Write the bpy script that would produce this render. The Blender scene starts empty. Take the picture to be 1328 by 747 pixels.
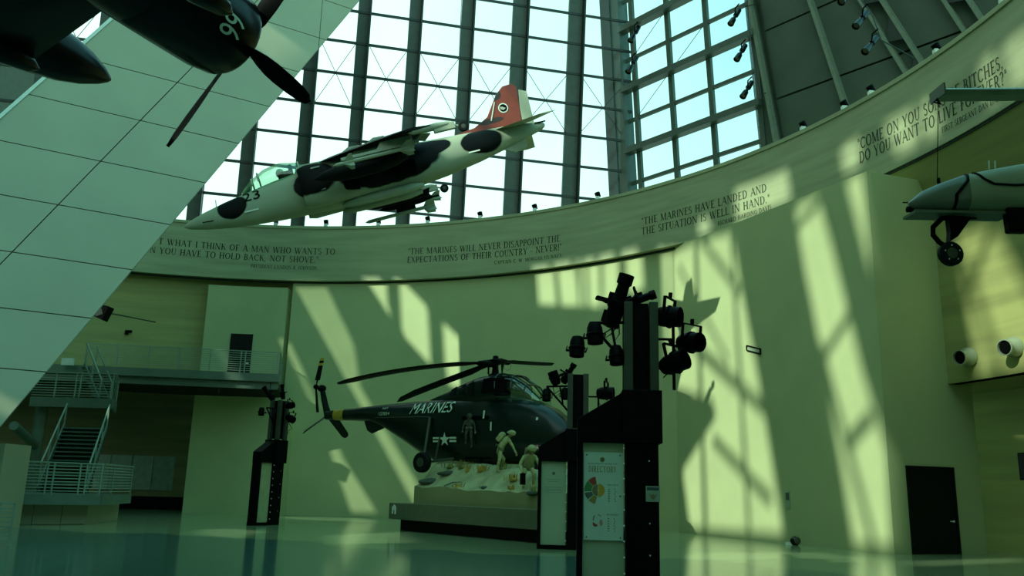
import bpy, bmesh, math, random
from mathutils import Vector, Matrix, noise
from mathutils.geometry import tessellate_polygon
random.seed(7)
SC = bpy.context.scene
COL = SC.collection
PI = math.pi

# ------------------------------------------------------------------ camera
W, H, F = 1328.0, 747.0, 1120.0
PITCH, ROLL, CZ = math.radians(13.25), math.radians(1.5), 1.6
_f = Vector((0, math.cos(PITCH), math.sin(PITCH)))
_u = Vector((0, -math.sin(PITCH), math.cos(PITCH)))
_r = Vector((1, 0, 0))
CU = _u * math.cos(ROLL) - _r * math.sin(ROLL)
CR = _r * math.cos(ROLL) + _u * math.sin(ROLL)
CF = _f
CAM = Vector((0, 0, CZ))
cam = bpy.data.cameras.new('camera'); cam.sensor_width = 36; cam.lens = F * 36 / W
cam.clip_start = 0.1; cam.clip_end = 600
camo_ = bpy.data.objects.new('camera', cam); COL.objects.link(camo_)
camo_.matrix_world = Matrix((( CR.x, CU.x, -CF.x, CAM.x), (CR.y, CU.y, -CF.y, CAM.y), (CR.z, CU.z, -CF.z, CAM.z), (0, 0, 0, 1)))
SC.camera = camo_

# ------------------------------------------------------------------ view, sky, sun
vs = SC.view_settings
vs.view_transform = 'Standard'; vs.look = 'None'; vs.gamma = 1; vs.exposure = 0.65; vs.use_curve_mapping = False
try: SC.cycles.max_bounces = 8; SC.cycles.transparent_max_bounces = 24
except Exception: pass
SUN = Vector((-0.652, -0.608, 0.454)).normalized()          # towards the sun
sl = bpy.data.lights.new('sun', 'SUN'); sl.energy = 3.3; sl.color = (0.84, 1.0, 0.88); sl.angle = math.radians(0.5)
so = bpy.data.objects.new('sun', sl); COL.objects.link(so)
so.rotation_euler = SUN.to_track_quat('Z', 'Y').to_euler(); so.location = (-60, -10, 60)

world = bpy.data.worlds.new('sky'); SC.world = world; world.use_nodes = True
nt = world.node_tree; nt.nodes.clear()
tc = nt.nodes.new('ShaderNodeTexCoord')
sep = nt.nodes.new('ShaderNodeSeparateXYZ'); nt.links.new(tc.outputs['Generated'], sep.inputs[0])
# haze near the horizon, deeper blue-green higher up and away from the sun
nz = nt.nodes.new('ShaderNodeTexNoise'); nz.inputs['Scale'].default_value = 3.0; nz.inputs['Detail'].default_value = 5
nt.links.new(tc.outputs['Generated'], nz.inputs['Vector'])
def wm(op, a, b):
    n = nt.nodes.new('ShaderNodeMath'); n.operation = op
    for i, v in enumerate((a, b)):
        if isinstance(v, (int, float)): n.inputs[i].default_value = v
        else: nt.links.new(v, n.inputs[i])
    return n.outputs[0]
g = wm('MULTIPLY', sep.outputs['Z'], 1.0)
g = wm('ADD', g, wm('MULTIPLY', sep.outputs['X'], 0.85))
g = wm('SUBTRACT', g, wm('MULTIPLY', wm('SUBTRACT', nz.outputs['Fac'], 0.5), 0.55))
rmp = nt.nodes.new('ShaderNodeValToRGB'); nt.links.new(g, rmp.inputs[0])
e = rmp.color_ramp.elements
e[0].position = 0.30; e[0].color = (0.64, 1.0, 0.86, 1)
e[1].position = 0.85; e[1].color = (0.20, 0.66, 0.68, 1)
bg = nt.nodes.new('ShaderNodeBackground'); nt.links.new(rmp.outputs[0], bg.inputs[0]); bg.inputs[1].default_value = 1.0
wo = nt.nodes.new('ShaderNodeOutputWorld'); nt.links.new(bg.outputs[0], wo.inputs[0])

# ------------------------------------------------------------------ measuring helpers
def ray(x, y): return CR * ((x - W / 2) / F) + CU * ((H / 2 - y) / F) + CF
def at(x, y, Y): d = ray(x, y); return CAM + d * (Y / d.y)
def atz(x, y, z): d = ray(x, y); return CAM + d * ((z - CZ) / d.z)
def zpx(py, x, y):
    k = (H / 2 - py) / F; a = CU - CF * k
    return CZ - (a.x * x + a.y * y) / a.z
KX, KY = -13.4, 20.8                                        # centre of the round gallery
RF, RW = 28.4, 28.75                                        # radius of the lettered band, of the wall under it
ZB, ZT = 13.3, 16.5
def cyl(px, py, R):
    d = ray(px, py); A = d.x ** 2 + d.y ** 2; B = -2 * (KX * d.x + KY * d.y); C = KX * KX + KY * KY - R * R
    t = (-B + math.sqrt(B * B - 4 * A * C)) / (2 * A)
    return CAM + d * t
def ang(p): return math.atan2(p.y - KY, p.x - KX)
def pol(R, th, z=0): return Vector((KX + R * math.cos(th), KY + R * math.sin(th), z))

# ------------------------------------------------------------------ mesh helpers
class MB:
    def __init__(s): s.v = []; s.f = []
    def add(s, vs_, fs): n = len(s.v); s.v += [Vector(v) for v in vs_]; s.f += [tuple(i + n for i in f) for f in fs]; return s
    def box(s, c, size, rot=None):
        c = Vector(c); hx, hy, hz = (q / 2 for q in size)
        vv = [Vector((x, y, z)) for x in (-hx, hx) for y in (-hy, hy) for z in (-hz, hz)]
        if rot is not None: vv = [rot @ v for v in vv]
        return s.add([c + v for v in vv], [(0, 1, 3, 2), (4, 6, 7, 5), (0, 4, 5, 1), (2, 3, 7, 6), (0, 2, 6, 4), (1, 5, 7, 3)])
    def beam(s, a, b, w, d, up=(0, 0, 1)):                 # bar from a to b: w along side, d along up
        a = Vector(a); b = Vector(b); x = (b - a).normalized(); u = Vector(up)
        y = u.cross(x)
        if y.length < 1e-4: y = Vector((1, 0, 0)).cross(x)
        y.normalize(); z = x.cross(y)
        vv = []
        for p in (a, b):
            for sy, sz in ((-1, -1), (1, -1), (1, 1), (-1, 1)): vv.append(p + y * (sy * w / 2) + z * (sz * d / 2))
        return s.add(vv, [(0, 3, 2, 1), (4, 5, 6, 7), (0, 1, 5, 4), (1, 2, 6, 5), (2, 3, 7, 6), (3, 0, 4, 7)])
    def tube(s, pts, r, n=8, cap=True):
        pts = [Vector(p) for p in pts]; m = len(pts); rs = r if isinstance(r, (list, tuple)) else [r] * m
        rings = []; prev = None
        for i, p in enumerate(pts):
            t = (pts[min(i + 1, m - 1)] - pts[max(i - 1, 0)]).normalized()
            if prev is None:
                a = Vector((0, 0, 1)) if abs(t.z) < 0.9 else Vector((1, 0, 0)); prev = t.cross(a).normalized()
            y = (prev - t * prev.dot(t)).normalized(); prev = y; z = t.cross(y)
            rings.append([p + (y * math.cos(2 * PI * k / n) + z * math.sin(2 * PI * k / n)) * rs[i] for k in range(n)])
        return s.loft(rings, cap)
    def loft(s, rings, cap=True):
        n = len(rings[0]); vv = [v for r in rings for v in r]; ff = []
        for i in range(len(rings) - 1):
            for k in range(n):
                ff.append((i * n + k, i * n + (k + 1) % n, (i + 1) * n + (k + 1) % n, (i + 1) * n + k))
        if cap: ff.append(tuple(range(n - 1, -1, -1))); ff.append(tuple((len(rings) - 1) * n + k for k in range(n)))
        return s.add(vv, ff)
    def lathe(s, prof, o, axis, n=16, cap=True):           # prof: (distance along axis, radius)
        o = Vector(o); ax = Vector(axis).normalized(); a = Vector((0, 0, 1)) if abs(ax.z) < 0.9 else Vector((1, 0, 0))
        y = ax.cross(a).normalized(); z = ax.cross(y)
        return s.loft([[o + ax * t + (y * math.cos(2 * PI * k / n) + z * math.sin(2 * PI * k / n)) * max(r, 0.0005) for k in range(n)] for t, r in prof], cap)
    def prism(s, poly, off):                                # polygon pushed by vector off
        off = Vector(off); p = [Vector(q) for q in poly]; n = len(p)
        return s.add(p + [q + off for q in p], [tuple(range(n - 1, -1, -1)), tuple(range(n, 2 * n))] + [(i, (i + 1) % n, n + (i + 1) % n, n + i) for i in range(n)])
    def ball(s, c, rx, ry=None, rz=None, n=12, m=8):
        ry = ry or rx; rz = rz or rx; c = Vector(c)
        return s.loft([[c + Vector((rx * math.sin(PI * i / m) * math.cos(2 * PI * k / n), ry * math.sin(PI * i / m) * math.sin(2 * PI * k / n), -rz * math.cos(PI * i / m))) if 0 < i < m else
                        c + Vector((0.001 * math.cos(2 * PI * k / n), 0.001 * math.sin(2 * PI * k / n), -rz * math.cos(PI * i / m))) for k in range(n)] for i in range(m + 1)])
    def build(s, name, mat, parent=None, smooth=False, local=False, bevel=0):
        base = Vector((0, 0, 0))
        if parent is not None and not local: base = WLOC.get(parent.name, Vector((0, 0, 0)))
        me = bpy.data.meshes.new(name); me.from_pydata([v - base for v in s.v], [], s.f); me.validate()
        bm = bmesh.new(); bm.from_mesh(me); bmesh.ops.recalc_face_normals(bm, faces=bm.faces); bm.to_mesh(me); bm.free()
        me.materials.append(mat)
        if smooth:
            me.polygons.foreach_set('use_smooth', [True] * len(me.polygons))
            try: me.set_sharp_from_angle(angle=math.radians(38))
            except Exception: pass
        o = bpy.data.objects.new(name, me); COL.objects.link(o); o.parent = parent
        if parent is not None and not local: WLOC[o.name] = base
        if bevel:
            b = o.modifiers.new('bevel', 'BEVEL'); b.width = bevel; b.segments = 2; b.limit_method = 'ANGLE'
        return o
WLOC = {}
def tag(o, label, cat, group=None, kind=None):
    if label: o['label'] = label
    if cat: o['category'] = cat
    if group: o['group'] = group
    if kind: o['kind'] = kind
    return o
def thing(name, label, cat, loc=(0, 0, 0), rot=None, group=None, kind=None):
    o = bpy.data.objects.new(name, None); COL.objects.link(o); o.location = Vector(loc); o.empty_display_size = 0.3
    if rot is not None: o.rotation_mode = 'QUATERNION'; o.rotation_quaternion = rot.to_quaternion() if not isinstance(rot, (int, float)) else Matrix.Rotation(rot, 3, 'Z').to_quaternion()
    WLOC[o.name] = Vector(loc)
    return tag(o, label, cat, group, kind)
def struct(o): o['kind'] = 'structure'; return o
def copy_tree(o, parent=None):
    c = o.copy(); COL.objects.link(c); c.parent = parent
    for ch in list(o.children): copy_tree(ch, c)
    return c
def frame(fwd, up=(0, 0, 1)):                               # rotation: local x = fwd, local z near up
    x = Vector(fwd).normalized(); y = Vector(up).cross(x).normalized(); z = x.cross(y)
    return Matrix((x, y, z)).transposed()

# ------------------------------------------------------------------ materials
def mat(name, col, rough=0.6, metal=0.0, var=0.12, scale=4.0, bump=0.0, spec=0.5, stretch=None, coat=0.0):
    m = bpy.data.materials.new(name); m.use_nodes = True; t = m.node_tree; b = t.nodes['Principled BSDF']
    b.inputs['Roughness'].default_value = rough; b.inputs['Metallic'].default_value = metal
    b.inputs['Specular IOR Level'].default_value = spec
    if coat: b.inputs['Coat Weight'].default_value = coat; b.inputs['Coat Roughness'].default_value = 0.08
    c = t.nodes.new('ShaderNodeTexCoord'); n = t.nodes.new('ShaderNodeTexNoise'); n.inputs['Scale'].default_value = scale; n.inputs['Detail'].default_value = 6
    if stretch:
        mp = t.nodes.new('ShaderNodeMapping'); mp.inputs['Scale'].default_value = stretch
        t.links.new(c.outputs['Object'], mp.inputs[0]); t.links.new(mp.outputs[0], n.inputs['Vector'])
    else: t.links.new(c.outputs['Object'], n.inputs['Vector'])
    r = t.nodes.new('ShaderNodeValToRGB'); t.links.new(n.outputs['Fac'], r.inputs[0])
    r.color_ramp.elements[0].position = 0.3; r.color_ramp.elements[1].position = 0.7
    r.color_ramp.elements[0].color = tuple(max(0, q * (1 - var)) for q in col) + (1,)
    r.color_ramp.elements[1].color = tuple(min(1, q * (1 + var)) for q in col) + (1,)
    t.links.new(r.outputs[0], b.inputs['Base Color'])
    if bump:
        bp = t.nodes.new('ShaderNodeBump'); bp.inputs['Strength'].default_value = bump; bp.inputs['Distance'].default_value = 0.03
        t.links.new(n.outputs['Fac'], bp.inputs['Height']); t.links.new(bp.outputs[0], b.inputs['Normal'])
    return m
def spots(m, pts, dark, wob=0.35):                          # painted camouflage patches: (centre, radii) in object space
    t = m.node_tree; b = t.nodes['Principled BSDF']; src = b.inputs['Base Color'].links[0].from_socket
    c = t.nodes.new('ShaderNodeTexCoord'); n = t.nodes.new('ShaderNodeTexNoise'); n.inputs['Scale'].default_value = 1.1
    t.links.new(c.outputs['Object'], n.inputs['Vector'])
    acc = None
    for p, r in pts:
        mp = t.nodes.new('ShaderNodeMapping'); mp.vector_type = 'TEXTURE'; mp.inputs['Location'].default_value = p; mp.inputs['Scale'].default_value = r
        t.links.new(c.outputs['Object'], mp.inputs[0])
        l = t.nodes.new('ShaderNodeVectorMath'); l.operation = 'LENGTH'; t.links.new(mp.outputs[0], l.inputs[0])
        if acc is None: acc = l.outputs['Value']
        else:
            mn = t.nodes.new('ShaderNodeMath'); mn.operation = 'MINIMUM'; t.links.new(acc, mn.inputs[0]); t.links.new(l.outputs['Value'], mn.inputs[1]); acc = mn.outputs[0]
    a = t.nodes.new('ShaderNodeMath'); a.operation = 'MULTIPLY_ADD'; t.links.new(n.outputs['Fac'], a.inputs[0]); a.inputs[1].default_value = wob; t.links.new(acc, a.inputs[2])
    r = t.nodes.new('ShaderNodeValToRGB'); t.links.new(a.outputs[0], r.inputs[0])
    r.color_ramp.elements[0].position = 1.0 + wob / 2 - 0.02; r.color_ramp.elements[0].color = (0, 0, 0, 1)
    r.color_ramp.elements[1].position = min(1.0, 1.0); r.color_ramp.elements[1].color = (1, 1, 1, 1)
    # ramp positions are limited to 1: rescale the distance
    sc = t.nodes.new('ShaderNodeMath'); sc.operation = 'MULTIPLY'; sc.inputs[1].default_value = 0.5; t.links.new(a.outputs[0], sc.inputs[0]); t.links.new(sc.outputs[0], r.inputs[0])
    r.color_ramp.elements[0].position = (1.0 + wob / 2) / 2 - 0.02; r.color_ramp.elements[1].position = (1.0 + wob / 2) / 2 + 0.02
    mx = t.nodes.new('ShaderNodeMixRGB'); t.links.new(r.outputs[0], mx.inputs[0]); mx.inputs[1].default_value = dark + (1,); t.links.new(src, mx.inputs[2])
    t.links.new(mx.outputs[0], b.inputs['Base Color'])
    return m
M = {}
M['plaster'] = mat('plaster', (0.42, 0.47, 0.22), 0.8, var=0.05, scale=0.6, bump=0.02)
M['stone'] = mat('stone_band', (0.33, 0.36, 0.19), 0.7, var=0.14, scale=1.2, stretch=(0.25, 0.25, 2.5))
M['travertine'] = mat('travertine', (0.33, 0.33, 0.11), 0.7, var=0.16, scale=0.8, stretch=(0.2, 0.2, 3.0))
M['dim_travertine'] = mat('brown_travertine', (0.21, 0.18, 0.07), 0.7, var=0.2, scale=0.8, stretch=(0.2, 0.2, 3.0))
M['steel'] = mat('painted_steel', (0.06, 0.085, 0.062), 0.5, var=0.15, scale=2)
M['steel_dark'] = mat('dark_steel', (0.018, 0.028, 0.02), 0.5, var=0.15, scale=2)
M['steel_rail'] = mat('rail_steel', (0.26, 0.34, 0.25), 0.4, 0.2, var=0.1, scale=3)
M['clad'] = mat('grey_cladding', (0.055, 0.078, 0.05), 0.55, var=0.12, scale=0.7)
M['mast'] = mat('mast_panel', (0.37, 0.35, 0.215), 0.32, 0.1, var=0.07, scale=0.35)
M['rib'] = mat('rib_paint', (0.15, 0.19, 0.13), 0.5, var=0.12)
M['spandrel'] = mat('spandrel', (0.14, 0.18, 0.13), 0.5, var=0.08)
M['joint'] = mat('dark_joint', (0.02, 0.03, 0.02), 0.8, var=0.1)
M['letter'] = mat('incised_letter', (0.02, 0.03, 0.012), 0.9, var=0.1)
M['black'] = mat('black_metal', (0.002, 0.0025, 0.002), 0.5, var=0.3, scale=5, spec=0.06)
M['black_gloss'] = mat('black_gloss', (0.003, 0.0035, 0.0035), 0.22, var=0.3, scale=3, spec=0.35)
M['rubber'] = mat('rubber', (0.004, 0.005, 0.004), 0.7, var=0.3, scale=9, spec=0.2)
M['door'] = mat('black_door', (0.004, 0.006, 0.004), 0.5, var=0.2, spec=0.2)
M['white'] = mat('white_paint', (0.7, 0.75, 0.62), 0.5, var=0.05)
M['post'] = mat('grey_post', (0.05, 0.06, 0.035), 0.45, 0.2, var=0.12, scale=3)
M['sign'] = mat('sign_panel', (0.34, 0.42, 0.26), 0.4, var=0.05, scale=1.5)
M['board'] = mat('directory_board', (0.52, 0.66, 0.52), 0.25, var=0.03)
def glass(name, tint, gloss=0.06):
    m = bpy.data.materials.new(name); m.use_nodes = True; t = m.node_tree; t.nodes.clear()
    tr = t.nodes.new('ShaderNodeBsdfTransparent'); tr.inputs[0].default_value = tint + (1,)
    gl = t.nodes.new('ShaderNodeBsdfGlossy'); gl.inputs['Roughness'].default_value = 0.05; gl.inputs[0].default_value = (0.8, 1, 0.9, 1)
    fr = t.nodes.new('ShaderNodeLayerWeight'); fr.inputs[0].default_value = 0.15
    mu = t.nodes.new('ShaderNodeMath'); mu.operation = 'MULTIPLY_ADD'; t.links.new(fr.outputs['Fresnel'], mu.inputs[0]); mu.inputs[1].default_value = 0.5; mu.inputs[2].default_value = gloss
    mx = t.nodes.new('ShaderNodeMixShader'); t.links.new(mu.outputs[0], mx.inputs[0]); t.links.new(tr.outputs[0], mx.inputs[1]); t.links.new(gl.outputs[0], mx.inputs[2])
    o = t.nodes.new('ShaderNodeOutputMaterial'); t.links.new(mx.outputs[0], o.inputs[0])
    return m
M['glass'] = glass('window_glass', (0.97, 1.0, 0.98), 0.02)
M['canopy'] = glass('canopy_glass', (0.72, 0.88, 0.78), 0.10)

# ------------------------------------------------------------------ lettering: an incised serif capital alphabet
def _arc(cx, cy, rx, ry, a0, a1, thick, thin):
    n = max(5, int(abs(a1 - a0) / 18)); o = []; i_ = []
    for k in range(n + 1):
        a = math.radians(a0 + (a1 - a0) * k / n); w = thin + (thick - thin) * abs(math.cos(a))
        o.append((cx + (rx + w / 2) * math.cos(a), cy + (ry + w / 2) * math.sin(a))); i_.append((cx + (rx - w / 2) * math.cos(a), cy + (ry - w / 2) * math.sin(a)))
    return [[i_[k], o[k], o[k + 1], i_[k + 1]] for k in range(n)]
TK, TN = 0.15, 0.065
def _seg(x0, y0, x1, y1, w):
    dx, dy = x1 - x0, y1 - y0; l = math.hypot(dx, dy)
    if abs(dy) >= abs(dx) * 0.3: return [[(x0 - w / 2, y0), (x0 + w / 2, y0), (x1 + w / 2, y1), (x1 - w / 2, y1)]]
    return [[(x0, y0 - w / 2), (x1, y1 - w / 2), (x1, y1 + w / 2), (x0, y0 + w / 2)]]
def _ser(x, y, s=0.13): yy = y + (0.025 if y < 0.5 else -0.025); return _seg(x - s, yy, x + s, yy, 0.05)
def _stem(x, y0=0, y1=1, w=TK, lo=True, hi=True):
    q = _seg(x, y0, x, y1, w)
    if lo: q += _ser(x, y0)
    if hi: q += _ser(x, y1)
    return q
def _bar(x0, x1, y): return _seg(x0, y, x1, y, TN)
def glyph(c):
    if c == 'I': return 0.34, _stem(.17)
    if c == 'T': return .78, _stem(.39, hi=False) + _bar(.02, .76, .965) + _seg(.04, .82, .04, .98, .05) + _seg(.74, .82, .74, .98, .05)
    if c == 'H': return .86, _stem(.17) + _stem(.69) + _bar(.17, .69, .5)
    if c == 'E': return .66, _stem(.17) + _bar(.17, .58, .965) + _bar(.17, .5, .5) + _bar(.17, .6, .035) + _seg(.58, .85, .58, .98, .05) + _seg(.6, .02, .6, .16, .05)
    if c == 'F': return .62, _stem(.17) + _bar(.17, .58, .965) + _bar(.17, .5, .5) + _seg(.58, .85, .58, .98, .05)
    if c == 'L': return .64, _stem(.17) + _bar(.17, .6, .035) + _seg(.6, .02, .6, .18, .05)
    if c == 'P': return .66, _stem(.17) + _bar(.17, .36, .965) + _bar(.17, .36, .47) + _arc(.36, .715, .2, .25, -90, 90, TK, TN)
    if c == 'B': return .70, _stem(.17) + _bar(.17, .36, .965) + _bar(.17, .36, .52) + _bar(.17, .36, .035) + _arc(.34, .745, .17, .22, -90, 90, TK, TN) + _arc(.36, .28, .2, .245, -90, 90, TK, TN)
    if c == 'R': return .76, _stem(.17) + _bar(.17, .36, .965) + _bar(.17, .36, .49) + _arc(.36, .725, .19, .24, -90, 90, TK, TN) + _seg(.66, 0, .36, .5, TK) + _ser(.68, 0, .07)
    if c == 'D': return .84, _stem(.17) + _bar(.17, .36, .965) + _bar(.17, .36, .035) + _arc(.36, .5, .36, .465, -90, 90, TK, TN)
    if c == 'O': return .88, _arc(.44, .5, .34, .465, 0, 360, TK, TN)
    if c == 'Q': return .88, _arc(.44, .5, .34, .465, 0, 360, TK, TN) + _seg(.7, -.15, .5, .1, TN)
    if c == 'C': return .80, _arc(.44, .5, .34, .465, 42, 318, TK, TN) + _seg(.7, .74, .7, .94, .05)
    if c == 'G': return .86, _arc(.44, .5, .34, .465, 42, 318, TK, TN) + _seg(.7, .74, .7, .94, .05) + _stem(.7, .05, .42, TK, lo=False)
    if c == 'S': return .60, _arc(.3, .735, .19, .23, 30, 250, TK * .8, TN) + _arc(.3, .27, .2, .235, 80, -150, TK * .8, TN) + _seg(.22, .56, .4, .46, .12)
    if c == 'J': return .42, _stem(.24, .15, 1, lo=False) + _arc(.08, .12, .16, .13, -100, 0, TK, TN)
    if c == 'U': return .82, _stem(.17, .3, 1, lo=False) + _stem(.67, .3, 1, TN, lo=False) + _arc(.42, .3, .25, .265, 180, 360, TN, TN)
    if c == 'A': return .84, _seg(.08, 0, .42, 1, TN) + _seg(.76, 0, .42, 1, TK) + _bar(.2, .66, .36) + _ser(.09, 0, .1) + _ser(.76, 0, .11)
    if c == 'V': return .82, _seg(.41, 0, .1, 1, TK) + _seg(.41, 0, .74, 1, TN) + _ser(.1, 1, .11) + _ser(.74, 1, .1)
    if c == 'W': return 1.16, _seg(.36, 0, .1, 1, TK) + _seg(.36, 0, .6, 1, TN) + _seg(.82, 0, .56, 1, TK) + _seg(.82, 0, 1.07, 1, TN) + _ser(.1, 1, .1) + _ser(1.07, 1, .09)
    if c == 'M': return 1.06, _stem(.14, w=TN) + _stem(.92) + _seg(.53, .05, .16, 1, TK) + _seg(.53, .05, .9, 1, TN)
    if c == 'N': return .90, _stem(.14, w=TN) + _stem(.74, w=TN, lo=False) + _seg(.74, 0, .16, 1, TK)
    if c == 'K': return .80, _stem(.17) + _seg(.22, .48, .64, 1, TN) + _seg(.7, 0, .34, .62, TK) + _ser(.7, 0, .09) + _ser(.64, 1, .09)
    if c == 'Y': return .78, _stem(.39, 0, .45, hi=False) + _seg(.39, .43, .1, 1, TK) + _seg(.39, .43, .68, 1, TN) + _ser(.1, 1, .1) + _ser(.68, 1, .09)
    if c == 'X': return .8, _seg(.7, 0, .1, 1, TK) + _seg(.1, 0, .68, 1, TN)
    if c == '.': return .28, _seg(.12, 0, .12, .13, .14)
    if c == ',': return .28, _seg(.12, 0, .12, .13, .14) + _seg(.08, -.16, .15, .02, .06)
    if c == '-': return .46, _bar(.06, .4, .38)
    if c == '"': return .36, _seg(.12, .7, .12, 1, .08) + _seg(.26, .7, .26, 1, .08)
    if c == "'": return .2, _seg(.1, .7, .1, 1, .08)
    if c == '!': return .3, _seg(.14, .26, .14, 1, .12) + _seg(.14, 0, .14, .13, .14)
    if c == '?': return .56, _arc(.26, .76, .18, .21, 160, -80, TK, TN) + _seg(.28, .24, .28, .56, .08) + _seg(.28, 0, .28, .13, .14)
    return .42, []
def layout(text):
    x = 0; quads = []
    for c in text:
        w, q = glyph(c); quads += [[(px + x, py) for px, py in p] for p in q]; x += w + 0.07
    return x, quads
def serif_text(text, place, mat_, name, parent, h):         # place(u in 0..1, v in cap heights) -> point
    w, quads = layout(text); mb = MB()
    for q in quads: mb.add([place(px / w, py) for px, py in q], [(0, 1, 2, 3)])
    return mb.build(name, mat_, parent)
_tc = {}
def sans_mesh(text, size=1.0, shear=0.0):                   # outline text as 2-D triangles
    k = (text, size, shear)
    if k in _tc: return _tc[k]
    cu = bpy.data.curves.new('t', 'FONT'); cu.body = text; cu.size = size; cu.shear = shear; cu.resolution_u = 3
    o = bpy.data.objects.new('t', cu); COL.objects.link(o); bpy.context.view_layer.update()
    me = o.evaluated_get(bpy.context.evaluated_depsgraph_get()).to_mesh()
    vv = [tuple(v.co) for v in me.vertices]; ff = [tuple(p.vertices) for p in me.polygons]
    bpy.data.objects.remove(o); bpy.data.curves.remove(cu)
    xs = [v[0] for v in vv]; x0 = min(xs)
    vv = [(v[0] - x0, v[1], 0) for v in vv]
    _tc[k] = (vv, ff, max(xs) - x0); return _tc[k]
def sans_text(text, width, height, place, mat_, name, parent, shear=0.0, local=True):
    vv, ff, w = sans_mesh(text, 1.0, shear); hh = max(v[1] for v in vv)
    return MB().add([place(v[0] / w * width, v[1] / hh * height) for v in vv], ff).build(name, mat_, parent, local=local)

# ================================================================== THE SETTING
# ---- floor: polished terrazzo, sand-coloured shore by the wall and sea-green field in the hall
fm = mat('terrazzo', (0.22, 0.28, 0.14), 0.12, var=0.1, scale=30, spec=0.6)
t = fm.node_tree; b = t.nodes['Principled BSDF']; src = b.inputs['Base Color'].links[0].from_socket
c = t.nodes.new('ShaderNodeTexCoord'); sp = t.nodes.new('ShaderNodeSeparateXYZ'); t.links.new(c.outputs['Object'], sp.inputs[0])
wv = t.nodes.new('ShaderNodeTexNoise'); wv.inputs['Scale'].default_value = 0.16; wv.inputs['Detail'].default_value = 2; t.links.new(c.outputs['Object'], wv.inputs['Vector'])
def fmath(op, a, b_):
    n = t.nodes.new('ShaderNodeMath'); n.operation = op
    for i, v in enumerate((a, b_)):
        if isinstance(v, (int, float)): n.inputs[i].default_value = v
        else: t.links.new(v, n.inputs[i])
    return n.outputs[0]
q = fmath('ADD', sp.outputs['Y'], fmath('MULTIPLY', fmath('SUBTRACT', wv.outputs['Fac'], 0.5), 9.0))
q = fmath('ADD', q, fmath('MULTIPLY', sp.outputs['X'], 0.35))
q = fmath('GREATER_THAN', q, 24.0)
mx = t.nodes.new('ShaderNodeMixRGB'); t.links.new(q, mx.inputs[0]); mx.inputs[1].default_value = (0.06, 0.14, 0.105, 1); t.links.new(src, mx.inputs[2])
t.links.new(mx.outputs[0], b.inputs['Base Color'])
struct(MB().add([(-90, -60, 0), (90, -60, 0), (90, 95, 0), (-90, 95, 0)], [(0, 1, 2, 3)]).build('floor', fm))

# ---- round wall
def arc_wall(mb, R, a0, a1, z0, z1, th=0.35, n=48):
    for k in range(n):
        p = [a0 + (a1 - a0) * (k + q) / n for q in (0, 1)]
        z00, z01 = (z0(p[0]), z0(p[1])) if callable(z0) else (z0, z0)
        mb.add([pol(R, p[0], z00), pol(R, p[1], z01), pol(R, p[1], z1), pol(R, p[0], z1), pol(R + th, p[0], z00), pol(R + th, p[1], z01), pol(R + th, p[1], z1), pol(R + th, p[0], z1)],
               [(0, 1, 2, 3), (5, 4, 7, 6), (3, 2, 6, 7), (0, 4, 5, 1)] + ([(0, 3, 7, 4)] if k == 0 else []) + ([(1, 5, 6, 2)] if k == n - 1 else []))
    return mb
P1 = Vector((7.85, 40.3, 0)); CORNER = Vector((12.15, 28.05, 0)); ZC = zpx(222, CORNER.x, CORNER.y)
TH_L = ang(cyl(369, 500, RW)); TH_1 = ang(P1); P1 = pol(RW, TH_1)
wb = arc_wall(MB(), RW, TH_1, TH_L, 0, ZB + 0.3, 0.4, 60)
for k in range(8):                                          # flat run of the wall up to the corner of the door block
    a = P1.lerp(CORNER, k / 8); c2 = P1.lerp(CORNER, (k + 1) / 8); za = ZB + (ZC - ZB) * min(1, (k / 8) * 1.0); zb_ = ZB + (ZC - ZB) * min(1, (k + 1) / 8)
    if k == 0: za = ZB + 0.3
    wb.add([a, c2, c2 + Vector((0, 0, zb_)), a + Vector((0, 0, za))], [(0, 1, 2, 3)])
BOXR = CORNER + Vector((0.949, 0.316, 0)) * 3.72
wb.add([CORNER, BOXR, BOXR + Vector((0, 0, ZC)), CORNER + Vector((0, 0, ZC))], [(0, 1, 2, 3)])
wb.add([CORNER + Vector((0, 0, ZC)), BOXR + Vector((0, 0, ZC)), Vector((13.5, 41, ZC)), P1 + Vector((0, 0, ZB))], [(0, 1, 2, 3)])
wall_back = struct(wb.build('wall_back', M['plaster']))

# lettered stone band above it
TA, TB = math.radians(-45), math.radians(152); TR_END = ang(BOXR) + .05
band = struct(arc_wall(MB(), RF, TA, TB, ZB, ZT, 0.9, 120).build('trim_1', M['stone']))
band['label'] = 'curved stone band carved with quotations under the windows'
arc_wall(MB(), RF - 0.05, TA, TB, ZT - 0.05, ZT + 0.12, 1.0, 120).build('coping', M['stone'], band)
arc_wall(MB(), RW - 0.05, TH_1 - 0.02, TB, ZB - 0.1, ZB, 0.1, 90).build('shadow_gap', M['joint'], band)
arc_wall(MB(), RF + 0.05, TA, TR_END, ZB - 0.09, ZB, 0.1, 40).build('shadow_gap', M['joint'], band)
struct(band)
def band_line(text, p0, p1, hpx, name='inscription'):
    a = cyl(p0[0], p0[1], RF); b_ = cyl(p1[0], p1[1], RF); t0, t1 = ang(a), ang(b_)
    d = math.hypot(a.x, a.y); h = hpx * d / F * 1.0
    def place(u, v): return pol(RF - 0.012, t0 + (t1 - t0) * u, a.z + (b_.z - a.z) * u + v * h)
    serif_text(text, place, M['letter'], name, band, h)
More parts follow.
